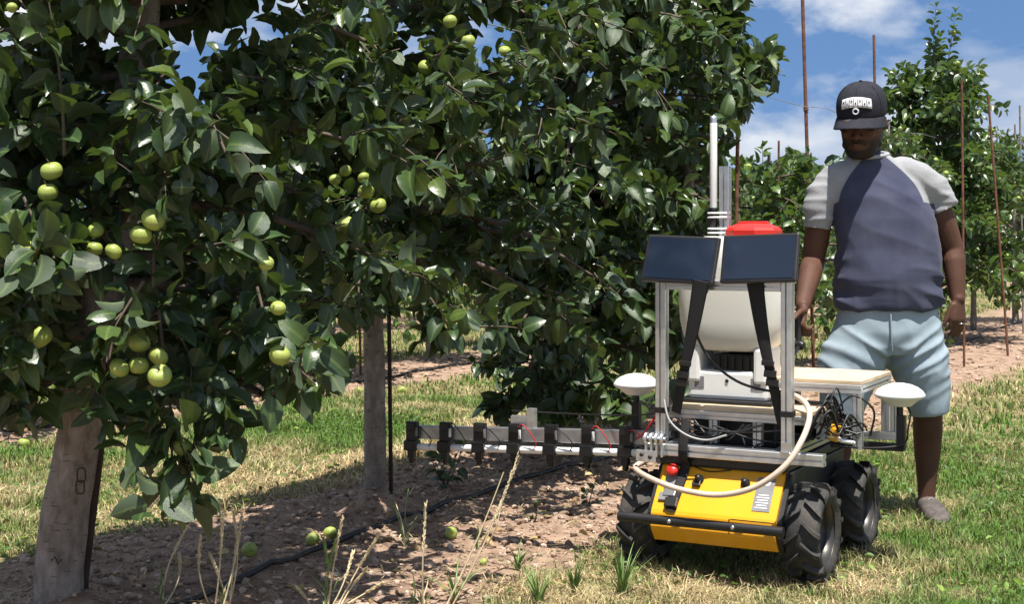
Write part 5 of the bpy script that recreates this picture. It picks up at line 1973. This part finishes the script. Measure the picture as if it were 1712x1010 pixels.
f1 = fold_noise(v, lambda p: ((p[0] * .45 + p[2] * .9) * 9, p[1] * 3, (p[2] * .5 - p[0] * .8) * 3))
f2 = fold_noise(v, lambda p: (p[0] * 12 + 9 + 2 * p[2], p[1] * 4, p[2] * 2.2))
f3 = fold_noise(v, lambda p: (p[0] * 3, p[1] * 3, p[2] * 22 + 4))
low = np.clip((1.12 - v[:, 2]) / .2, 0, 1)
arm = np.clip((np.abs(v[:, 0] - .02) - .15) / .08, 0, 1)
ridge = lambda f: 1 - np.abs(f) * 2.6
d = .0125 * np.clip(ridge(f1), -.4, 1) * (0.45 + .4 * arm + .5 * low) + .005 * np.clip(ridge(f2), -.4, 1) * (.25 + .5 * low) + .006 * np.clip(ridge(f3), -.3, 1) * (arm * .8 + .35 * low) - .004
v += nn * d[:, None]
sme.vertices.foreach_set('co', v.astype(np.float32).ravel())
# raglan line: signed distance, positive on the sleeves
xr, zz = v[:, 0], v[:, 2]
tz = np.clip((1.50 - zz) / .26, 0, 1.4)
right = xr - (.010 + .150 * tz + .05 * np.sin(np.clip(tz, 0, 1) * 3.14))
left = (-.075 - .115 * tz - .035 * np.sin(np.clip(tz, 0, 1) * 3.14)) - xr
right = np.where(zz < 1.31, np.minimum(right, xr - .214 - (1.31 - zz) * .3), right)
left = np.where(zz < 1.31, np.minimum(left, -.199 - xr), left)
sl = np.maximum(right, left)
sl = np.where(zz < 1.19, -1, sl)
a = sme.attributes.new('sleeve', 'FLOAT', 'POINT'); a.data.foreach_set('value', sl.astype(np.float32))
sme.update()


def shirt_mat():
    m, nt, b = newmat('tshirt_jersey')
    N, Lk = nt.nodes, nt.links
    at = N.new('ShaderNodeAttribute'); at.attribute_name = 'sleeve'
    mr = N.new('ShaderNodeMapRange'); mr.inputs[1].default_value = -.002; mr.inputs[2].default_value = .002
    Lk.new(at.outputs['Fac'], mr.inputs[0])
    tc = N.new('ShaderNodeTexCoord')
    n = N.new('ShaderNodeTexNoise'); n.inputs['Scale'].default_value = 260; n.inputs['Detail'].default_value = 4
    Lk.new(tc.outputs['Object'], n.inputs['Vector'])
    n2 = N.new('ShaderNodeTexNoise'); n2.inputs['Scale'].default_value = 8; n2.inputs['Detail'].default_value = 5
    Lk.new(tc.outputs['Object'], n2.inputs['Vector'])
    navy = N.new('ShaderNodeValToRGB'); e = navy.color_ramp.elements
    e[0].position = .3; e[0].color = (.045, .050, .088, 1); e[1].position = .7; e[1].color = (.075, .080, .120, 1)
    Lk.new(n2.outputs['Fac'], navy.inputs[0])
    grey = N.new('ShaderNodeValToRGB'); e = grey.color_ramp.elements
    e[0].position = .35; e[0].color = (.25, .255, .265, 1); e[1].position = .65; e[1].color = (.335, .335, .345, 1)
    Lk.new(n.outputs['Fac'], grey.inputs[0])
    mx = N.new('ShaderNodeMix'); mx.data_type = 'RGBA'
    Lk.new(mr.outputs[0], mx.inputs[0]); Lk.new(navy.outputs[0], mx.inputs[6]); Lk.new(grey.outputs[0], mx.inputs[7])
    Lk.new(mx.outputs[2], b.inputs['Base Color'])
    b.inputs['Roughness'].default_value = .95; b.inputs['Specular IOR Level'].default_value = .1
    b.inputs['Sheen Weight'].default_value = .08; b.inputs['Sheen Roughness'].default_value = .5
    bp = N.new('ShaderNodeBump'); bp.inputs['Strength'].default_value = .25; bp.inputs['Distance'].default_value = .002
    Lk.new(n.outputs['Fac'], bp.inputs['Height']); Lk.new(bp.outputs[0], b.inputs['Normal'])
    return m


shirt = link('t_shirt', sme, shirt_mat(), man)
shirt['label'] = 'navy T-shirt with heather grey raglan sleeves'
M_greyknit = mat('grey_knit', (.30, .31, .33), .95, var=.15, vscale=200, spec=.1)
mb = MB()
pts = [Vector((-.046 + .082 * math.cos(a), .008 + .082 * math.sin(a), 1.508 + .012 * math.sin(a) + .006 * math.cos(a))) for a in np.linspace(0, 2 * math.pi, 41)]
mb.tube(pts, .0085, 8, caps=False)
mb.build('collar', M_greyknit, shirt)
# --- shorts
mb = MB()
loft(mb, [((.034, .0, .925), (.190, 0, 0), (0, .128, 0)), ((.036, 0, .86), (.203, 0, 0), (0, .136, 0)), ((.032, .004, .78), (.222, 0, 0), (0, .145, 0)), ((.028, .006, .72), (.222, 0, 0), (0, .142, 0)), ((.026, .006, .69), (.19, 0, 0), (0, .12, 0))], 28, 2.6)
limb(mb, [(.13, .004, .78, .115, .13), (.152, .004, .68, .128, .13), (.182, .004, .58, .110, .118), (.203, .006, .49, .090, .104), (.212, .008, .438, .080, .098)], 24, end=False)
limb(mb, [(-.07, .006, .78, .115, .13), (-.108, -.002, .68, .135, .13), (-.135, -.008, .58, .120, .12), (-.150, -.008, .49, .100, .108), (-.158, -.006, .438, .092, .10)], 24, end=False)
hme = remesh(mb, .0075, 7)
v = verts_np(hme).astype(float)
nn = np.empty(len(v) * 3, np.float32); hme.vertices.foreach_get('normal', nn); nn = nn.reshape(-1, 3)
sgn = np.sign(v[:, 0] - .025)
f1 = fold_noise(v, lambda p: (p[0] * 3, p[1] * 4, (p[2] - .55 * (abs(p[0] - .025))) * 15))
f2 = fold_noise(v, lambda p: (p[0] * 8, p[1] * 5, p[2] * 3 + 7))
cr = np.exp(-((v[:, 2] - .69) / .11) ** 2)
d = .011 * np.clip(ridge(f1), -.5, 1) * (.12 + .9 * cr) + .005 * np.clip(ridge(f2), -.5, 1) - .005
v += nn * d[:, None]
hme.vertices.foreach_set('co', v.astype(np.float32).ravel()); hme.update()
M_short = mat('pale_blue_cotton', (.30, .37, .42), .9, var=.10, vscale=10, bump=.25, bscale=350, spec=.15)
shorts = link('shorts', hme, M_short, man)
mb = MB(); mb.tube([(.010, -.148, .86), (.011, -.152, .80), (.013, -.149, .75), (.018, -.14, .71)], .0035, 6); mb.build('fly_seam', M_short, shorts)

# --- shoes
M_shoe = mat('grey_shoe', (.085, .070, .062), .8, var=.45, vscale=45)
M_sole = mat('shoe_sole', (.10, .095, .09), .8)
for fx in (.207, -.168):
    mb = MB()
    loft(mb, [((fx, .085, .035), (.030, 0, 0), (0, 0, .030)), ((fx, .06, .05), (.040, 0, 0), (0, 0, .046)), ((fx, .0, .052), (.044, 0, 0), (0, 0, .044)), ((fx, -.07, .045), (.049, 0, 0), (0, 0, .037)), ((fx - .003, -.14, .036), (.050, 0, 0), (0, 0, .028)), ((fx - .006, -.185, .030), (.036, 0, 0), (0, 0, .020)), ((fx - .006, -.20, .028), (.016, 0, 0), (0, 0, .012))], 18, 2.4)
    sh_ = mb.build('shoe', M_shoe, man)
    mb = MB()
    loft(mb, [((fx, .092, .012), (.030, 0, 0), (0, 0, .012)), ((fx, .05, .012), (.043, 0, 0), (0, 0, .013)), ((fx, -.06, .012), (.051, 0, 0), (0, 0, .013)), ((fx - .003, -.14, .012), (.053, 0, 0), (0, 0, .013)), ((fx - .006, -.20, .016), (.026, 0, 0), (0, 0, .011))], 18, 3)
    mb.build('sole', M_sole, sh_)
    mb = MB()
    for j in range(4):
        yy = -.02 - .028 * j; zz_ = .094 - .011 * j
        mb.tube([(fx - .026, yy, zz_ - .014), (fx, yy - .004, zz_), (fx + .026, yy, zz_ - .014)], .0032, 5)
    mb.build('laces', M_label, sh_)

# --- ring and cap
mb = MB()
mb.build  # placeholder keeps builder symmetry
M_cap = mat('cap_cotton', (.022, .022, .030), .85, var=.2, vscale=60, bump=.3, bscale=300, spec=.2)
mb = MB()
cs = []
for z, rx, ry, cy in ((.026, .0860, .1075, .004), (.050, .0885, .1085, .004), (.080, .0875, .1060, .006), (.108, .0790, .0950, .008), (.130, .0600, .0730, .010), (.143, .0330, .0400, .011), (.1465, .006, .008, .011)):
    cs.append(hsec(z, cy, rx, ry))
loft(mb, cs, 36, 2.15, False)
cap = mb.build('cap', M_cap, man, subsurf=1)
cap['label'] = 'dark baseball cap with a white arched emblem'
sm3 = cap.modifiers.new('thick', 'SOLIDIFY'); sm3.thickness = .002
# brim
V, Fc = [], []
nu, nv = 25, 8
for j in range(nv):
    t = j / (nv - 1)
    for i in range(nu):
        a = -1.28 + 2.56 * i / (nu - 1)
        rx = .0868 + .006 * t; ry = .107 + .086 * t * math.cos(a * .92) ** .7
        x_ = rx * math.sin(a) * (1 + .06 * t); y_ = .004 - ry * math.cos(a)
        z_ = .033 - .030 * (abs(math.sin(a)) ** 2) * (0.3 + .7 * t) - .018 * t
        V.append(H(x_, y_, z_))
for j in range(nv - 1):
    for i in range(nu - 1):
        Fc.append((j * nu + i, j * nu + i + 1, (j + 1) * nu + i + 1, (j + 1) * nu + i))
mb = MB(); mb.add(V, Fc, True); br_ = mb.build('brim', M_cap, cap)
s4 = br_.modifiers.new('thick', 'SOLIDIFY'); s4.thickness = .004; s4.offset = 0
mb = MB(); mb_ball(mb, H(0, .011, .148), .007, (1, 1, .6)); mb.build('button', M_cap, cap)


def cap_pt(u, z, h=.0022):
    """point on the cap front, u angle around, z height"""
    rx = float(np.interp(z, [.03, .05, .08, .11, .135], [.086, .0885, .0875, .0782, .052])); ry = float(np.interp(z, [.03, .05, .08, .11, .135], [.1075, .1085, .106, .095, .073]))
    cy = float(np.interp(z, [.03, .05, .08, .11, .135], [.004, .004, .006, .008, .010]))
    rx += h; ry += h
    return H(rx * math.sin(u), cy - ry * math.cos(u), z)


def cap_patch(name, rows, m, h):
    V, Fc = [], []
    nu_ = len(rows[0])
    for row in rows:
        V += [cap_pt(u, z, h) for u, z in row]
    for j in range(len(rows) - 1):
        for i in range(nu_ - 1): Fc.append((j * nu_ + i, j * nu_ + i + 1, (j + 1) * nu_ + i + 1, (j + 1) * nu_ + i))
    b = MB(); b.add(V, Fc, True); o = b.build(name, m, cap)
    s_ = o.modifiers.new('thick', 'SOLIDIFY'); s_.thickness = .0015; s_.offset = 1
    return o


M_embro = mat('white_embroidery', (.75, .74, .76), .8)
us = np.linspace(-.62, .62, 23)
arch = lambda u: .014 * math.cos(u / .62 * 1.35)
cap_patch('emblem', [[(u, .060 + arch(u) * (1.0) + k * .034 / 4) for u in us] for k in range(5)], M_embro, .0022)
er = random.Random(5)
for j, u in enumerate(np.linspace(-.60, .60, 8)):
    if 0 < j < 7:
        cap_patch('letter_gap', [[(u + du, .0625 + arch(u) + k * .0088) for du in (-.009, .009)] for k in range(4)], M_cap, .0040)
    if j < 7:
        uc = u + .086
        cap_patch('letter_counter', [[(uc + du, (.070 if j % 2 else .078) + arch(uc) + k * .0035) for du in (-.022, .022)] for k in range(3)], M_cap, .0040)
pts = [cap_pt(.10 * math.cos(a), .060 + .009 * math.sin(a), .004) for a in np.linspace(0, 2 * math.pi, 25)]
mb = MB(); mb.tube(pts, .0032, 6, caps=False); mb.build('emblem_ring', M_embro, cap)
# seams of the cap crown
for u in (0, 1.05, -1.05):
    mb = MB()
    mb.tube([cap_pt(u, z, .0012) for z in np.linspace(.09 if u == 0 else .034, .134, 8)], .0011, 4, caps=False)
    mb.build('crown_seam', M_cap, cap)
# wedding band on the relaxed hand
axh = Vector((-.04, -.14, -1)).normalized(); sdh = Vector((-.86, -.5, .08)).normalized()
rc = WR + axh * .103 + sdh * -.010 + Vector((.50, -.86, .08)) * .006
mb = MB()
e1 = sdh; e2 = axh.cross(sdh).normalized()
mb.tube([rc + (e1 * math.cos(a) + e2 * math.sin(a)) * .0108 for a in np.linspace(0, 2 * math.pi, 21)], .0022, 6, caps=False)
rg = mb.build('ring', mat('silver', (.8, .8, .82), .2, 1.0), man)
